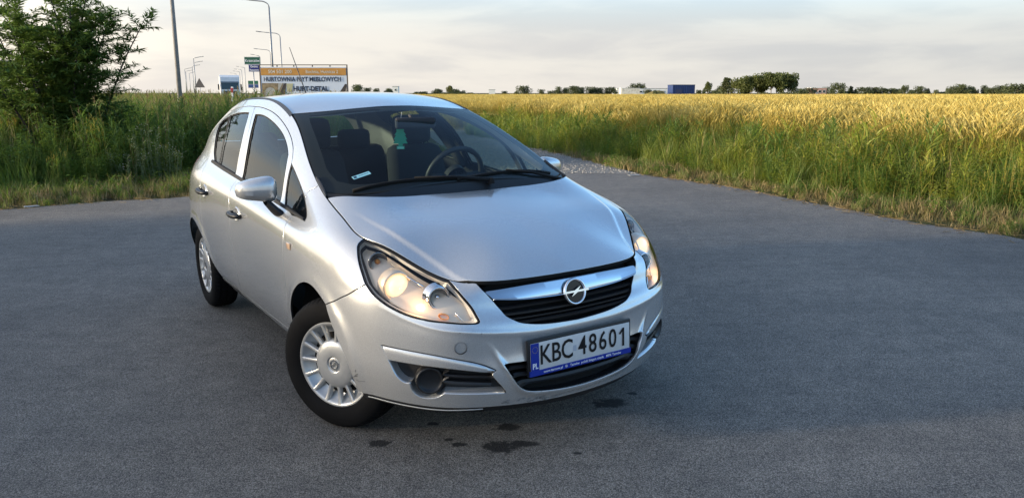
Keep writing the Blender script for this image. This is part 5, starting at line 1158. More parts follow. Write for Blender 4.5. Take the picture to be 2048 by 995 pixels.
# street lamps
def lamp(x, y, h, arm, style, lab, grp, r0=.085):
    t = empty('street_lamp', (x, y, gz(x, y) if y < 60 else 0)); tag(t, lab, 'street lamp', grp)
    m = CONC if style == 'mast' else GALV; mb = MB(); mb.tube([(0, 0, -.2), (0, 0, h * .5), (0, 0, h * (.93 if style != 'mast' else .97))], [r0, r0 * .78, r0 * .55], 10); mb.build('pole', m, t, smooth=True)
    s = 1 if arm > 0 else -1; a = abs(arm); top = h * (.93 if style != 'mast' else .97); mb = MB()
    if style == 'curve': mb.tube([(0, 0, top)] + [(s * a * .35 * (1 - math.cos(q)), 0, top + (h - top) * .75 * math.sin(q)) for q in np.linspace(.25, 1.57, 6)] + [(s * a * .7, 0, h - (h - top) * .14), (s * a, 0, h)], r0 * .42, 8)
    else: mb.tube([(0, 0, top), (s * a * .2, 0, top + .08), (s * a, 0, top + .32)], r0 * .45, 8)
    mb.build('arm', m, t, smooth=True); tip = (s * a, 0, h if style == 'curve' else top + .32)
    mb = MB(); mb.bbox((tip[0] + s * .28, 0, tip[2] + .02), (.62, .26, .11), .04, 0, Matrix.Rotation(R(-s * 8), 3, 'Y')); mb.build('lamp_head', mat('lamp_head_grey', (.22, .23, .24), .5), t, angle=40)
lamp(-14.78, 35, 9.4, -1.8, 'mast', 'thick near lamp post rising out of the picture right of the willow', 'street lamps', .115)
G2 = 'street lamps'
lamp(-20.86, 69, 9.35, -2.2, 'curve', 'tallest curved-arm street lamp above the billboard', G2, .12); lamp(-31.1, 107, 9.5, -2.6, 'curve', 'second curved-arm street lamp behind the billboard', G2, .12); lamp(-44.4, 146, 9.4, -2.4, 'curve', 'third curved-arm street lamp just right of the town sign', G2, .12); lamp(-54.1, 170, 9.9, -1.3, 'straight', 'lamp peeping over the green town sign', G2, .12)
for i, (x, y, h) in enumerate([(-79.33, 235, 9.5), (-88.8, 260, 9.5), (-99.83, 290, 9.7), (-111.63, 320, 9.7)]): lamp(x, y, h, -1.9, 'straight', ['nearest of the small left-armed lamps right of the truck', 'second of the small lamps right of the truck', 'third of the small lamps right of the truck', 'smallest far lamp just above the truck roof'][i], G2, .13)
for i, (x, y, h) in enumerate([(-68.2, 170, 9.4), (-78.2, 195, 9.4), (-88.79, 220, 9.4), (-99.21, 240, 9.2), (-109.28, 265, 9.2), (-118.36, 290, 9.2)]): lamp(x, y, h, 1.6, 'straight', ['tallest right-armed lamp left of the truck', 'second right-armed lamp left of the truck', 'third right-armed lamp left of the truck', 'lamp standing nearest the thick lamp post', 'small lamp second from the thick lamp post', 'smallest lamp left of the warning triangle'][i], G2, .13)
# main road strip and its guard rail
mr = mat('main_road_asphalt', (.07, .07, .072), .85, var=.1, vscale=.5)
mb = MB(); mb.grid([[(-10, 28, -.006), (-138, 380, .02)], [(-19, 28, -.006), (-150, 380, .02)]]); o = mb.build('main_road', mr); o['kind'] = 'structure'
for p_ in o.data.polygons:
    if p_.normal.z < 0: p_.flip()
t = empty('guard_rail', (-27.5, 85, 0)); tag(t, 'galvanised guard rail beside the main road right of the truck', 'guard rail')
mb = MB(); d0 = Vector((-.352, .936, 0)); 
for k, (a, z) in enumerate([(.0, .55), (.04, .62), (0, .69), (.04, .76), (0, .83)]): pass
mb.grid([[tuple(Vector((a, 0, z + .4)) - d0 * 22), tuple(Vector((a, 0, z + .4)) + d0 * 40)] for a, z in [(.0, .50), (.05, .58), (0, .66), (.05, .74), (0, .82)]]); mb.build('rail', GALV, t)
for k in range(16):
    mb = MB(); q = d0 * (-22 + 4 * k); mb.box((q.x - .06, q.y, .55), (.08, .12, 1.2)); mb.build('post', GALV, t)
# truck
def truck():
    t = empty('truck', (-38.3, 107, 0), R(20.6)); tag(t, 'white cab-over truck coming along the main road', 'truck'); W = 2.5
    cab = MB(); prof = [(-1.16, .45), (-1.22, .9), (-1.2, 1.75), (-1.05, 2.9), (-.85, 3.55), (.1, 3.85), (.9, 3.85), (.9, .45)]; rows = []
    for x, k in ((-W / 2, .96), (-W / 2 + .12, 1), (W / 2 - .12, 1), (W / 2, .96)): rows.append([(x, y * k if y < 0 else y, z) for y, z in prof])
    cab.grid(rows); n = len(prof); cab.f.append(tuple(range(n))); cab.f.append(tuple(3 * n + i for i in range(n))[::-1]); cab.m += [0, 0]; fix_normals(cab.build('cab', WHITE, t))
    def face(name, x0, x1, z0, z1, m, d=.02):
        def yy(z): return float(np.interp(z, [.45, .9, 1.75, 2.9, 3.55, 3.85], [-1.16, -1.22, -1.2, -1.05, -.85, -.2])) - d
        q = MB(); zs = np.linspace(z0, z1, 5); q.grid([[(x0, yy(z), z) for z in zs], [(x1, yy(z), z) for z in zs]]); return q.build(name, m, t)
    face('windscreen', -1.10, 1.10, 1.95, 2.82, DGLASS); face('sun_visor', -1.14, 1.14, 2.80, 2.98, mat('truck_grey', (.16, .19, .22), .4), .12); face('grille', -.85, .85, .95, 1.75, mat('truck_grille', (.04, .05, .055), .5)); face('bumper', -1.2, 1.2, .42, .85, mat('truck_bumper', (.42, .43, .44), .5), .05)
    for s in (-1, 1):
        face('headlight', s * .85, s * 1.18, .62, .86, CHROME, .06)
        q = MB(); q.bbox((s * 1.42, -1.0, 2.25), (.2, .12, .75), .04); q.build('wing_mirror', BLACK, t)
        for y in (-.35, 3.5, 9.5, 10.8): q = MB(); q.lathe([(.0005, .12), (.3, .14), (.5, .12), (.5, -.14), (.0005, -.14)], 20, frame((0, 0, 0), (0, 1, 0), (0, 0, 1)).to_3x3(), (s * 1.05, y, .5)); fix_normals(q.build('wheel', TYRE, t))
    q = MB(); q.bbox((0, 7.2, 2.45), (2.52, 12.0, 2.75), .04); q.build('trailer', WHITE, t); q = MB(); q.box((0, 6, .95), (.9, 13, .25)); q.build('chassis', BLACK, t)
truck()
# buildings
def shed(name, x, y, w, d, h, wall, lab, roof=None, rz=0, ribs=0, door=None, doorm=None, cat='building', pitch=0, wins=()):
    t = empty(name, (x, y, 0), rz); tag(t, lab, cat)
    mb = MB(); mb.box((0, d / 2, h / 2), (w, d, h)); mb.build('wall', wall, t)
    mb = MB()
    if pitch: 
        for sx in (-1, 1): mb.poly([(sx * w * .53, -.4, h - .05), (sx * w * .53, d + .4, h - .05), (0, d + .4, h + pitch), (0, -.4, h + pitch)], .15, (0, 0, 1))
        mb.poly([(-w / 2, .01, h), (w / 2, .01, h), (0, .01, h + pitch * .95)], .02, (0, 1, 0))
    else: mb.box((0, d / 2, h + .12), (w + .3, d + .3, .24))
    fix_normals(mb.build('roof', roof or wall, t))
    for k in range(ribs):
        mb = MB(); mb.box((-w / 2 + (k + .5) * w / ribs, -.06, h / 2), (.16, .1, h - .2)); mb.build('cladding_rib', wall, t)
    if door: mb = MB(); mb.box((door[0], -.08, door[2] / 2), (door[1], .1, door[2])); mb.build('door', doorm or GALV, t)
    for (wx, wz, ww, wh) in wins:
        mb = MB(); mb.box((wx, -.05, wz), (ww, .1, wh)); q = mb.build('window', DGLASS, t); mb = MB()
        for sx in (-1, 1): mb.box((wx + sx * ww / 2, -.08, wz), (.12, .12, wh + .12))
        for sz in (-1, 1): mb.box((wx, -.08, wz + sz * wh / 2), (ww + .12, .12, .12))
        mb.build('frame', WHITE, q)
    return t
B_NAVY = mat('navy_cladding', (.015, .035, .13), .5, var=.12, vscale=.4); B_CREAM = mat('pale_render', (.62, .58, .50), .7, var=.15, vscale=.3); B_GREY = mat('grey_roofing', (.22, .24, .26), .6); B_PINK = mat('pink_brick', (.42, .24, .19), .8, var=.15, vscale=.6); B_WHITE = mat('white_cladding', (.70, .70, .68), .6, var=.06, vscale=.4)
shed('blue_warehouse', 91.6, 420, 11.8, 14, 5.6, B_NAVY, 'dark blue box-shaped warehouse on the far edge of the field', ribs=12, door=(-2.6, 3.2, 3.6), doorm=mat('navy_door', (.02, .03, .09), .5), roof=mat('navy_trim', (.012, .022, .08), .5))
shed('long_hall', 75, 452, 29.5, 22, 3.9, B_WHITE, 'long low white hall left of the blue warehouse', roof=B_GREY, door=(6, 5, 2.6), doorm=B_GREY, wins=[(-1 + 3.2 * k, 2.2, 1.6, 1.0) for k in range(5)])
shed('mottled_hall', 66.2, 440, 10.4, 9, 3.9, blend_mat('mottled_cladding', [(.70, .68, .62), (.66, .63, .55), (.25, .20, .13)], .9, .8, .1, 3), 'pale mottled end hall at the left of the long white hall', roof=B_WHITE)
shed('white_silo_tower', -12.7, 500, 3.9, 4, 3.4, B_WHITE, 'small white tower block on the horizon right of the car roof', roof=B_GREY)
shed('white_tower', -74.0, 500, 3.6, 4.5, 5.4, B_WHITE, 'white tower building peeping over the car roof', roof=B_GREY, wins=[(0, 3.4, 1.0, 1.2)])
shed('brick_house', 187.0, 480, 9.6, 8, 4.4, B_PINK, 'pinkish brick house right of the tall grove', roof=B_WHITE, wins=[(-2.6, 2.4, 1.8, 1.6), (0.6, 2.4, 1.8, 1.6), (3.2, 2.4, 1.6, 1.6)], door=(-1.0, 1.1, 2.2))
shed('polytunnel', 194.6, 455, 6.6, 6, 1.8, mat('tunnel_green', (.02, .035, .025), .6), 'low dark green shelter right of the brick house', roof=mat('tunnel_roof', (.025, .04, .03), .6), pitch=.6)
shed('farm_house', 298, 520, 5, 6, 4.2, B_WHITE, 'small white house among the far right trees', roof=B_GREY, pitch=1.8, wins=[(-1.2, 2.2, 1.1, 1.2), (1.2, 2.2, 1.1, 1.2)])
# slender mast on the horizon
t = empty('radio_mast', (10.2, 500, 0)); tag(t, 'thin pole on the horizon right of the small white tower', 'mast'); mb = MB(); mb.tube([(0, 0, 0), (0, 0, 6.6)], .16, 6); mb.tube([(-.6, 0, 5.9), (.6, 0, 5.9)], .08, 5); mb.build('pole', GALV, t)
# earth bank by the hall
mb = MB(); rows = []
for x, h in ((-8, .0), (-5, 1.5), (-2, 2.6), (1, 2.9), (3.5, 2.4), (5.5, 0)): rows.append([(x, y, h * k) for y, k in ((-5, 0), (-2.5, .75), (0, 1), (3, .7), (6, 0))])
mb.grid(rows); o = fix_normals(mb.build('earth_bank', blend_mat('bank_earth', [(.12, .12, .03), (.22, .18, .06), (.26, .17, .09)], .6), None, smooth=True)); o.location = (78, 424, 0); tag(o, 'grassy earth heap in front of the long white hall', 'earth heap')
# trees on the horizon
def far_tree_proto(seed, kind):
    r = random.Random(seed); lb = LB(seed + 1); mb = MB(); blobs = []
    if kind == 'round': blobs = [(r.gauss(0, .24), r.gauss(0, .24), r.uniform(.20, .80), r.uniform(.17, .27)) for _ in range(18)]
    elif kind == 'tall': blobs = [(r.gauss(0, .13), r.gauss(0, .13), .42 + .52 * k / 14, .17 * (1.15 - .5 * abs(k / 14 - .35))) for k in range(15)]
    elif kind == 'cone': blobs = [(r.gauss(0, .05), r.gauss(0, .05), .14 + .82 * k / 15, .30 * (1.03 - k / 15) + .03) for k in range(16)]
    elif kind == 'bush': blobs = [(r.uniform(-.8, .8), r.gauss(0, .25), r.uniform(.25, .70), r.uniform(.22, .32)) for _ in range(14)]
    elif kind == 'grove': blobs = [(r.gauss(0, .14), r.gauss(0, .14), r.uniform(.30 if seed % 2 else .50, .90), r.uniform(.13, .20)) for _ in range(17)]
    for cx, cy, cz, cr_ in blobs:
        for _ in range(110):
            d = Vector((r.gauss(0, 1), r.gauss(0, 1), r.gauss(0, 1))).normalized(); p = Vector((cx, cy, cz)) + d * cr_ * r.uniform(.5, 1.08); s = r.uniform(.030, .062) if kind != 'bush' else r.uniform(.05, .10)
            lb.leaf(p - d * s * .3, d + Vector((r.gauss(0, .6), r.gauss(0, .6), r.gauss(0, .6))), (r.gauss(0, 1), r.gauss(0, 1), 1), s * 1.7, s * 1.2, r.random())
    h = .55 if kind != 'bush' else .3
    pts = [(0, 0, -.02), (r.gauss(0, .015), r.gauss(0, .015), h * .5), (r.gauss(0, .02), r.gauss(0, .02), h)]; mb.tube(pts, [.032, .024, .015] if kind != 'grove' else [.020, .017, .012], 6)
    for k in range(5):
        a = r.uniform(0, 6.28); mb.tube([(pts[1][0], pts[1][1], h * r.uniform(.55, .95)), (.14 * math.cos(a), .14 * math.sin(a), h + r.uniform(.05, .25))], [.012, .005], 5)
    m = leaf_mat('far_leaf_' + kind, (.065, .085, .035), (.09, .112, .045), (.13, .145, .06), .3) if kind not in ('grove', 'tall') else leaf_mat('far_leaf_' + kind, (.09, .115, .03), (.135, .155, .04), (.20, .20, .06), .4)
    return lb.mesh('crown', m), mb
BARKF = mat('far_bark', (.16, .12, .085), .9)
PROTO = {}
for k, (kind, n) in enumerate([('round', 3), ('tall', 2), ('cone', 2), ('bush', 2), ('grove', 3)]):
    PROTO[kind] = []
    for i in range(n):
        cm, mb = far_tree_proto(500 + k * 40 + i * 7, kind); to = mb.build('trunk', BARKF, None, smooth=True); COL.objects.unlink(to); PROTO[kind].append((cm, to.data))
FAR_TREES = [(-84.78,430,5.8,6.9,'round','a'),(-80.4,440,4.1,4.7,'round','a'),(-77.66,450,4.0,3.3,'round','a'),(-69.24,440,3.8,7.6,'bush','a'),(-53.45,460,2.5,6.8,'bush','b'),(-39.58,420,3.6,5.0,'round','b'),(-34.09,430,4.7,2.9,'tall','b'),(-28.79,420,3.4,7.3,'bush','b'),(-28.72,380,1.8,11.7,'bush','b'),(-21.2,375,1.6,6.0,'bush','b'),(-4.33,470,2.5,3.1,'round','c'),(2.69,470,2.4,3.8,'bush','c'),(7.42,450,5.4,5.7,'round','c'),(17.23,460,3.4,3.4,'round','c'),(22.68,470,2.7,2.5,'round','c'),(24.76,470,3.0,2.8,'round','c'),(25.91,430,4.6,3.7,'round','d'),(29.19,430,4.3,3.2,'round','d'),(33.29,420,5.0,6.2,'round','d'),(37.2,425,4.4,4.5,'round','d'),(44.18,430,4.7,6.3,'round','d'),(48.56,430,4.3,3.4,'round','d'),(52.11,430,4.2,3.2,'round','d'),(55.1,430,4.6,4.0,'round','d'),(78.27,500,7.2,8.0,'round','e'),(83.06,500,6.2,3.3,'round','e'),(76.25,420,3.1,2.8,'bush','e'),(73.91,425,3.3,3.4,'round','e'),(95.84,400,3.2,3.7,'bush','f'),(101.6,410,6.1,3.0,'tall','f'),(102.32,400,3.0,4.8,'bush','f'),(93.7,345,7.3,5.8,'cone','f'),(95.19,360,4.6,3.8,'round','f'),(96.51,335,6.9,4.9,'grove','g'),(97.46,330,7.4,4.4,'grove','g'),(101.77,335,7.5,4.5,'grove','g'),(102.84,330,8.2,4.4,'grove','g'),(107.01,335,8.6,5.8,'grove','g'),(107.88,328,8.5,5.3,'grove','g'),(111.71,332,8.7,4.9,'grove','g'),(112.66,328,8.4,4.8,'grove','g'),(116.35,332,8.3,4.0,'grove','g'),(116.66,328,7.6,3.1,'cone','g'),(103.45,345,4.9,4.6,'grove','g'),(109.11,345,5.4,4.6,'grove','g'),(105.48,325,1.7,4.3,'bush','g'),(112.06,322,1.9,4.3,'bush','g'),(147.23,400,3.5,5.9,'bush','h'),(176.23,470,4.4,6.3,'round','h'),(199.38,500,4.9,4.3,'round','h'),(198.98,490,4.2,2.9,'round','h'),(182.91,440,6.8,7.0,'round','h'),(189.5,440,4.8,2.9,'cone','h'),(191.85,440,3.4,1.8,'cone','h'),(210.19,470,4.7,7.5,'round','i'),(216.16,470,4.7,7.5,'round','i'),(221.86,470,4.3,6.3,'round','i'),(226.95,470,4.1,5.6,'round','i'),(230.53,470,4.1,5.0,'bush','i'),(228.95,460,5.8,4.0,'round','i'),(231.02,455,3.5,4.3,'bush','i'),(228.55,440,4.9,5.9,'round','i'),(232.28,440,4.0,2.6,'round','i'),(242.22,450,3.2,2.7,'round','i'),(246.03,450,2.3,5.4,'bush','i'),(233.45,420,3.8,3.4,'round','j'),(233.45,415,4.8,4.7,'round','j'),(234.97,410,5.6,7.7,'round','j'),(241.08,415,4.8,4.2,'round','j'),(247.01,420,4.1,3.4,'bush','j'),(248.95,415,5.1,3.0,'round','j'),(248.7,410,3.8,3.8,'bush','j'),(247.94,405,4.1,5.4,'round','j'),(248.57,400,5.0,5.3,'round','j'),(249.26,395,4.7,5.3,'round','j'),(247.43,385,5.8,6.7,'round','j'),(252.86,385,5.3,6.7,'round','j')]
ZONE = {'a': 'dark tree on the horizon between billboard and white tower over the car roof', 'b': 'dark tree low on the horizon at the right end of the car roof', 'c': 'lone dark tree on the horizon right of the small white tower',
        'd': 'grey-green tree in the row left of the pale mottled hall', 'e': 'dark tree rising behind the long white hall', 'f': 'tree between the blue warehouse and the tall grove', 'g': 'tree of the tall sunlit grove with bare slender trunks',
        'h': 'dark tree beside the pinkish brick house', 'i': 'dark tree in the long low row right of the brick house', 'j': 'dark tree of the last wooded row at the right edge of the picture'}
ZGROUP = {k: 'trees: ' + v.split(' ', 1)[1] for k, v in ZONE.items()}
SPECIAL = {(1050, 'c'): 'tallest round tree between the small white tower and the grey-green row', }
ORD = ['first', 'second', 'third', 'fourth', 'fifth', 'sixth', 'seventh', 'eighth', 'ninth', 'tenth', 'eleventh', 'twelfth']
def far_label(i):
    x, y, h, w, kind, zn = FAR_TREES[i]; same = sorted([k for k, t in enumerate(FAR_TREES) if t[4] == kind and t[5] == zn], key=lambda k: FAR_TREES[k][0] / FAR_TREES[k][1]); n = ORD[same.index(i)] + ' from left' if len(same) > 1 else ''
    what = {'round': 'round tree', 'bush': 'low bush', 'grove': 'tall tree', 'cone': 'pointed conifer', 'tall': 'slim upright tree'}[kind]
    where = {'a': 'between billboard and white tower over the car roof', 'b': 'on the horizon at the right end of the car roof', 'c': 'on the horizon right of the small white tower', 'd': 'in the row left of the pale mottled hall', 'e': 'behind or before the long white hall', 'f': 'between blue warehouse and grove', 'g': 'in the tall sunlit grove', 'h': 'beside the brick house', 'i': 'in the long row right of the brick house', 'j': 'in the last row at the right edge'}[zn]
    return (what + ' ' + n + ' ' + where).replace('  ', ' ')
rt = random.Random(9)
for i, (x, y, h, w, kind, zn) in enumerate(FAR_TREES):
    cm, tm = PROTO[kind][i % len(PROTO[kind])]
    lab = far_label(i)
    t = empty('tree', (x, y, 0), rt.uniform(0, 6.28)); tag(t, lab, 'tree', ZGROUP[zn] if kind in ('round', 'grove') else ZGROUP[zn] + ' (' + kind + ')')
    h *= 1.08; ww = w * 1.22 / (1.0 if kind in ('round',) else .62 if kind in ('tall', 'cone', 'grove') else 2.0)
    for nm, me in (('crown', cm), ('trunk', tm)):
        o = bpy.data.objects.new(nm, me); COL.objects.link(o); o.parent = t; o.scale = (ww, ww, h)
# ---------------------------------------------------------------- planting
WB_R = [(-2.0, 30), (.2, 22), (.98, 19.4), (2.41, 16.3), (3.35, 13.7), (4.19, 11.1), (4.96, 9.76), (5.72, 8.51), (6.6, 6.9), (7.7, 4.4), (8.7, 1), (9.6, -4), (10.6, -12)]
WB_L = [(-27, 2.6), (-17, 7.9), (-12, 10.4), (-7.88, 12.0), (-7.2, 12.6), (-6.23, 13.25), (-5.6, 13.75), (-4.2, 14.5), (-3.0, 15.6), (-3.2, 20), (-4.4, 28), (-7, 40)]
def rpoints(loop, dens, seed):
    A = np.array(loop); lo, hi = A.min(0), A.max(0); n = int((hi - lo).prod() * dens); g = np.random.RandomState(seed).rand(n, 2) * (hi - lo) + lo
    return g[inside(g, loop)]
def view_ok(p, margin=.12):
    """within sight of the yard: in front of the camera and inside a generous cone"""
    return (np.abs(p[:, 0]) < p[:, 1] * (.70 + margin) + 2.5)
def pack(p, seed, s0, s1, nidx, idx0=0, tilt=.12, zoff=-.01):
    r = random.Random(seed); return [(x, y, gz(x, y) + zoff, r.uniform(0, 6.28), r.uniform(s0, s1), r.uniform(-tilt, tilt), idx0 + r.randrange(nidx)) for x, y in p]
# --- crop
src = [crop_clump(1, 46, .30, .98), crop_clump(2, 46, .30, 1.02), crop_clump(3, 40, .28, .94), crop_clump(4, 46, .32, 1.0)]
far_src = [crop_clump(11, 70, .8, .98), crop_clump(12, 70, .8, 1.0)]
C_CROP = make_group('crop_plants', src); C_CROPF = make_group('crop_plants_far', far_src)
CROP = WB_R[2:-1] + [(60, -4), (90, 30), (150, 80), (240, 168), (-46, 168), (-20, 70), (-6.5, 38), (-2.2, 30)]
p = rpoints([q for q in CROP], 7.0, 1); d, _ = seg_dist(p, WB_R); p = p[(d > 1.9) & view_ok(p) & (p[:, 1] < 24) & (p[:, 0] < 26)]
cr = pack(p, 5, .85, 1.08, 4)
p = rpoints([(-4.5, 24), (60, 24), (110, 60), (-14, 60)], 2.6, 2); d, _ = seg_dist(p, WB_R); k = inside(p, CROP); p = p[(d > 1.9) & k & view_ok(p, .02)]; cr += pack(p, 6, .9, 1.1, 4)
scatter('ripe_crop', cr, C_CROP, 'golden ripening grain crop covering the field right of the car', 'crop')
p = rpoints([(-16, 60), (60, 60), (150, 168), (-46, 168)], .75, 3); p = p[inside(p, CROP) & view_ok(p, .0)]
scatter('far_crop', pack(p, 7, .95, 1.15, 2), C_CROPF, 'far golden part of the grain crop below the distant trees', 'crop')
o = sheet('field', [(5, 21), (8, 17), (14, 12), (30, 8), (90, 34), (150, 84), (236, 166), (-44, 166), (-19, 72), (-5, 40), (0, 30), (3, 25)], field_gold, .60, 6)
# --- tall weeds along the crop edge (right)
gr_t = [grass_clump(21, 60, .16, .78, .013, [M_GRASS, M_STRAW], .55, .12), grass_clump(22, 55, .18, .86, .013, [M_GRASS, M_LIME], .6, .35), grass_clump(23, 50, .16, .70, .016, [M_WEED, M_GRASS], .7, .3)]
reeds = [reed_clump(31, 9, .2, .95, [M_GRASS, M_GRASS]), reed_clump(32, 8, .2, .9, [M_LIME, M_GGREEN]), reed_clump(33, 9, .2, .95, [M_WEED, M_GRASS])]
weeds = [weed_clump(41, 8, .22, .72, [M_WEED, M_GRASS], (.075, .034)), weed_clump(42, 8, .22, .66, [M_LIME, M_GRASS], (.07, .04)), weed_clump(43, 7, .2, .8, [M_WEED, M_GGREEN], (.09, .025), 30)]
C_W = make_group('edge_weeds', gr_t + reeds + weeds)     # children sort by name: grass x3, reed x3, weed x3
BAND_R = WB_R[:-1] + [(q[0] + 2.6, q[1] + 1.1) for q in WB_R[:-1][::-1]]
p = rpoints(BAND_R, 21, 9); d, t = seg_dist(p, WB_R); p = p[view_ok(p)]; r = random.Random(3); pts = []
d, t = seg_dist(p, WB_R)
for (x, y), dd in zip(p, d):
    n1 = math.sin(x * 1.7 + y * .9) + math.sin(y * 1.3 - x * .6 + 2)        # patches of one kind or another
    w = [2.0 + n1 * .6, 2.6, 1.6, 1.2 + n1 * .5, 2.2 + n1 * .6, 1.0, 2.4 - n1 * .9, 2.0 + 2.6 * max(0, math.sin(x * 2.9 + 1.1)) * (1 if y < 11 else .6), 2.0]
    if dd > 1.6: w = [1.2, 2.6, .4, 2, 3.0, .6, .8, .8, .5]
    i = r.choices(range(9), [max(.05, q) for q in w])[0]; s = .9 * r.uniform(.62, 1.15) * (.62 + .38 * min(1, dd / .9)) * (1 + .10 * n1)
    pts.append((x, y, gz(x, y) - .02, r.uniform(0, 6.28), s, r.uniform(-.30, .30), i))
scatter('roadside_weeds', pts, C_W, 'tall green weeds and grass between the verge and the grain field', 'weeds')
# --- verges
vg = [grass_clump(51, 34, .11, .15, .007, [M_VERGE, M_STRAW], .8, .28, 2), grass_clump(52, 30, .11, .20, .008, [M_GRASS, M_STRAW], .8, .25, 2), grass_clump(53, 36, .12, .11, .007, [M_VERGE, M_STRAW], .9, .5, 2), weed_clump(54, 6, .1, .16, [M_WEED, M_GRASS], (.045, .024), 10)]
C_V = make_group('verge_plants', vg)
VR = EDGE_R[:-3] + [(q[0] + .05, q[1]) for q in WB_R[2:-2][::-1]]
p = rpoints(VR, 62, 13); d, _ = seg_dist(p, EDGE_R); d2, _ = seg_dist(p, WB_R); p = p[view_ok(p)]; d, _ = seg_dist(p, EDGE_R); p = p[d > .05]; d = d[d > .05]
r = random.Random(8); pts = [(x, y, gz(x, y) - .015, r.uniform(0, 6.28), r.uniform(.6, 1.15) * (.55 + .75 * min(1, dd / .6)), r.uniform(-.2, .2), r.choices(range(4), [3, 2.2, 2.6 if dd > .25 else 5, .8])[0]) for (x, y), dd in zip(p, d)]
scatter('right_verge_grass', pts, C_V, 'short dry-tipped grass along the right edge of the asphalt', 'grass')
VL = EDGE_L[1:] + [(1.0, 14.6), (.4, 17), (-2.0, 20)] + WB_L[1:-2][::-1]
p = rpoints(VL, 55, 14); d, _ = seg_dist(p, EDGE_L); k = (d > .05) & view_ok(p) & ~((p[:, 0] > -1.5) & (p[:, 1] > 14.2)); p, d = p[k], d[k]
pts = [(x, y, gz(x, y) - .015, r.uniform(0, 6.28), r.uniform(.6, 1.2) * (.55 + .9 * min(1, dd / .8)), r.uniform(-.2, .2), r.choices(range(4), [2.6, 3, 2, .9])[0]) for (x, y), dd in zip(p, d)]
scatter('left_verge_grass', pts, C_V, 'short grass along the far left edge of the asphalt', 'grass')
# --- left thicket: mid-green front, dark tall back, straw tops
lt = [grass_clump(61, 70, .2, .85, .014, [M_WEED, M_GRASS], .5, .3), grass_clump(62, 60, .2, 1.05, .014, [M_GRASS, M_WEED], .5, .4), grass_clump(63, 60, .2, 1.3, .014, [M_GRASS, M_STRAW], .35, .3)]
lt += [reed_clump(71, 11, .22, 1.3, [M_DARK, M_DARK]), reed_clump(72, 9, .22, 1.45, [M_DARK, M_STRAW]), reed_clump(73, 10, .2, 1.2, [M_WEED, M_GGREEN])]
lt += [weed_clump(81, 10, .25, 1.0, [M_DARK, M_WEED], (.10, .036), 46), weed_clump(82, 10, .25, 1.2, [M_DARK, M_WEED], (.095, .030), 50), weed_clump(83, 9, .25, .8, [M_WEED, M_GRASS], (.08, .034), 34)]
C_L = make_group('thicket_plants', lt)
BL = WB_L[:-1] + [(-7.5, 30), (-12, 30), (-26, 22), (-40, 14)]
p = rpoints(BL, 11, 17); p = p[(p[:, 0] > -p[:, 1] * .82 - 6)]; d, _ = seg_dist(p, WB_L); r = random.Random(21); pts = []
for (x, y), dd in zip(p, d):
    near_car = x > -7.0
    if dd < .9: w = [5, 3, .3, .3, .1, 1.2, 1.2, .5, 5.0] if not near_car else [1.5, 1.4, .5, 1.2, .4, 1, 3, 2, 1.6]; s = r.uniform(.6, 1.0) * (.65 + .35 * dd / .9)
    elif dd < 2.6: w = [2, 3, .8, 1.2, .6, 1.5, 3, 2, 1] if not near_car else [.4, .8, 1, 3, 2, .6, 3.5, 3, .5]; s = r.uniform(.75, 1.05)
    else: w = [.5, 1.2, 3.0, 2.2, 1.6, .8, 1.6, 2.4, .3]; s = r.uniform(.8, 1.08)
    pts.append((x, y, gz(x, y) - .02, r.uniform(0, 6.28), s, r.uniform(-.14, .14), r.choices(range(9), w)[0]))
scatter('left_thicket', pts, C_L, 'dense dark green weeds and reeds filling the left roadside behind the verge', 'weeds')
# rough straw-coloured grassland further left, up to the main road
p = rpoints([(-7.5, 30), (-12, 30), (-26, 22), (-60, 30), (-95, 90), (-45, 90), (-20, 60), (-9, 42)], 2.2, 23); p = p[view_ok(p, .05)]
scatter('rough_grassland', pack(p, 25, .85, 1.15, 3, 0, .15), make_group('rough_plants', [grass_clump(91, 80, .45, 1.2, .014, [M_STRAW, M_GRASS], .35, .35), grass_clump(92, 80, .45, 1.3, .014, [M_GRASS, M_STRAW], .35, .6), reed_clump(93, 14, .45, 1.4, [M_GRASS, M_STRAW])]), 'straw-brown tall grass in front of the main road and billboard', 'grass')
# --- loose stalks and litter on the asphalt edge
b = LB(5)
for E_, n in ((EDGE_R, 420), (EDGE_L, 260)):
    q = crom(E_, .05); q = [z for z in q if z[1] > 3 and abs(z[0]) < z[1] * .75 + 2]
    for _ in range(n):
        x, y = b.r.choice(q); x += b.r.gauss(-.03 if E_ is EDGE_R else .0, .10); y += b.r.gauss(-.05, .10); a = b.r.uniform(0, 6.28); l = b.r.uniform(.03, .16); z = gz(x, y) + .008
        b.quad((x, y, z), (x + .004, y + .004, z + .004), (x + math.cos(a) * l, y + math.sin(a) * l, z + .012), (x + math.cos(a) * l, y + math.sin(a) * l + .004, z + .006), b.r.random())
tag(b.obj('dry_litter', M_STRAW), 'dry stalks scattered along the edge of the asphalt', 'litter', kind='stuff')
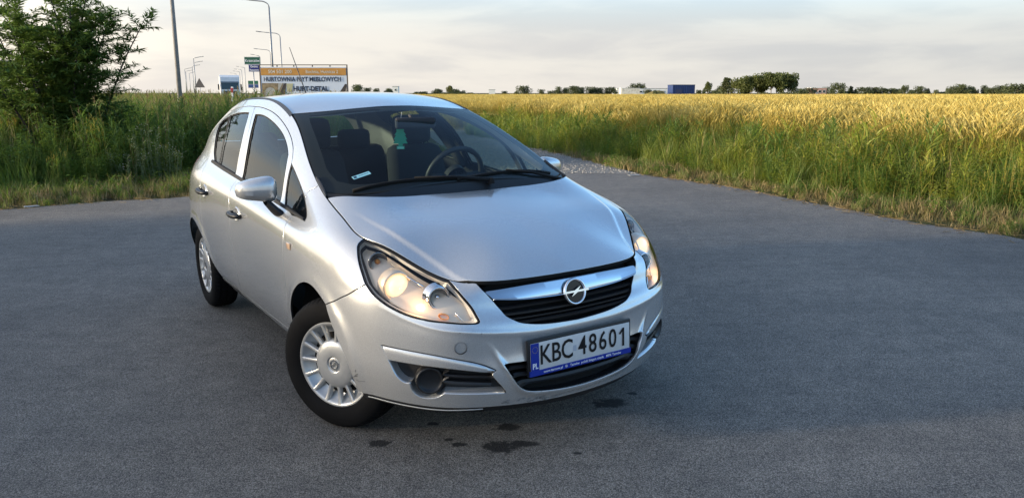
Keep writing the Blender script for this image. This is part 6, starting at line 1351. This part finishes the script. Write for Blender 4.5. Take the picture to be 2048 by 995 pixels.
# pale strips of litter on the asphalt
for i, (pts_, lab) in enumerate([([(-6.82, 10.68), (-6.68, 10.77), (-6.63, 10.73), (-6.78, 10.63)], 'pale flattened carton lying on the asphalt by the left verge'), ([(2.06, 13.72), (2.26, 13.74), (2.27, 13.66), (2.09, 13.64)], 'white sheet of litter lying where asphalt meets the gravel track')]):
    mb = MB(); mb.poly([(x, y, gz(x, y) + .008) for x, y in pts_], (.012 if i == 0 else .006), (.03, -.02, 1)); o = fix_normals(mb.build('litter_sheet', mat('litter_white', (.40, .41, .40), .7, var=.15, vscale=9))); tag(o, lab, 'litter')
b = LB(15); st = [(x, y) for x, y in rpoints([(-1, 13.95), (.4, 14.35), (2.0, 14.1), (2.3, 13.9), (2.1, 15.0), (1.75, 16.6), (1.5, 18.5), (.9, 22), (-2.5, 24), (-1.6, 20), (-1.2, 15)], 130, 61)]
for x, y in st:
    z = gz(x, y) + .004; q = b.r.uniform(.008, .03); a = b.r.uniform(0, 6.28); c = [(x + q * math.cos(a + k * 2.09) * b.r.uniform(.7, 1.2), y + q * math.sin(a + k * 2.09) * b.r.uniform(.7, 1.2), z) for k in range(3)]; t_ = (x, y, z + q * .8); sh = b.r.random()
    for k in range(3): b.tri(c[k], c[(k + 1) % 3], t_, sh)
tag(b.obj('gravel_stones', leaf_mat('gravel_stone', (.14, .132, .12), (.22, .21, .195), (.31, .295, .275), 0.)), 'loose grey gravel on the track behind the car', 'gravel', kind='stuff')
# --- willow shrub at the left
def willow_meshes(seed, stems=20, hmax=4.1):
    r = random.Random(seed); mb = MB(); lb = LB(seed + 1); twigs = []
    for i in range(stems):
        a = r.uniform(0, 6.28); sp = r.uniform(.05, .58); h = r.uniform(.62, 1.0) * hmax * (1 - .4 * sp * sp); p = Vector((math.cos(a) * .15, math.sin(a) * .15, 0)); pts = [p]; d = Vector((math.cos(a) * sp, math.sin(a) * sp, 1)).normalized(); n = 9
        for k in range(n):
            d = (d + Vector((r.gauss(0, .07), r.gauss(0, .07), .02 if k < 6 else -.05))).normalized(); p = p + d * h / n; pts.append(p)
        mb.tube(pts, [.026 * (1 - .88 * k / n) + .003 for k in range(n + 1)], 6)
        for k in range(1, n + 1):
            for _ in range(5):
                b0 = pts[k] + (pts[k - 1] - pts[k]) * r.random(); a2 = r.uniform(0, 6.28); L_ = r.uniform(.35, .80) * (1.1 - .45 * k / n); dd = Vector((math.cos(a2) * .8, math.sin(a2) * .8, r.uniform(.3, 1.0))).normalized(); tw = [b0]
                for q in range(5): dd = (dd + Vector((r.gauss(0, .1), r.gauss(0, .1), -.07))).normalized(); tw.append(tw[-1] + dd * L_ / 5)
                twigs.append(tw)
    for tw in twigs:
        mb.tube(tw, [.005, .0045, .004, .003, .002, .001], 4, cap=False)
        for q in range(1, 6):
            for _ in range(12):
                c = tw[q - 1] + (tw[q] - tw[q - 1]) * r.random(); a2 = r.uniform(0, 6.28); ax = (tw[q] - tw[q - 1]).normalized(); lb.leaf(c, ax * .7 + Vector((math.cos(a2) * .8, math.sin(a2) * .8, r.uniform(-.5, .35))), (r.gauss(0, .3), r.gauss(0, .3), 1), r.uniform(.09, .16), r.uniform(.022, .034), None, .1)
    o = mb.build('trunk', M_BARK, None, smooth=True); COL.objects.unlink(o)
    return o.data, lb.mesh('crown', M_WILLOW)
WILLOW = willow_meshes(77, 26, 4.3)
def willow(x, y, lab, rz, sc, grp=None):
    t = empty('willow_tree', (x, y, gz(x, y) - .03), rz); tag(t, lab, 'tree', grp)
    for nm, me in (('trunk', WILLOW[0]), ('crown', WILLOW[1])):
        o = bpy.data.objects.new(nm, me); COL.objects.link(o); o.parent = t; o.scale = sc
willow(-9.0, 15.6, 'feathery willow shrub rising above the left roadside weeds', 0, (1.16, 1.15, .97))
# the thicket of willows goes on along the left side of the yard; it keeps the low sun off the asphalt and the car
rw = random.Random(31)
for i in range(13):
    q = -11.5 + i * 1.5; x = -13.6 + .12 * q + rw.uniform(-.5, .5) - (.9 if q > 6 else 0); willow(x, q, 'willow shrub of the thicket along the left side of the yard', rw.uniform(0, 6.28), (1.05, 1.05, rw.uniform(.66, .76)), 'willows along the left side of the yard')
def pale_plant(x, y, lab, seed, h, n):
    t = empty('flowering_weed', (x, y, gz(x, y) - .02)); tag(t, lab, 'plant', 'pale flowering weeds'); b = LB(seed); f = LB(seed + 1); r = b.r
    for _ in range(n):
        a = r.uniform(0, 6.28); q = .32 * r.random() ** .5; p = Vector((q * math.cos(a), q * math.sin(a), 0)); hh = h * r.uniform(.55, 1.1); top = p + Vector((math.cos(a) * .12, math.sin(a) * .12, hh)); b.stalk(p, top, .007)
        for k in range(34):
            tt = r.uniform(.15, 1); c = p + (top - p) * tt; a2 = r.uniform(0, 6.28); b.leaf(c, (math.cos(a2), math.sin(a2), r.uniform(.2, .9)), (0, 0, 1), r.uniform(.04, .075), r.uniform(.009, .016))
        for k in range(5): a2 = r.uniform(0, 6.28); c = top + Vector((math.cos(a2) * .05, math.sin(a2) * .05, r.uniform(-.08, .03))); f.leaf(c, (math.cos(a2), math.sin(a2), .2), (0, 0, 1), .02, .02)
    b.obj('stems', M_PALE, True, t); f.obj('flowers', M_FLOWER, True, t)
pale_plant(-5.95, 13.15, 'pale grey-green flowering weed standing nearest the car on the left verge', 301, .98, 26)
pale_plant(-6.5, 13.1, 'smaller pale weed left of the tall grey-green flowering one', 305, .62, 14)
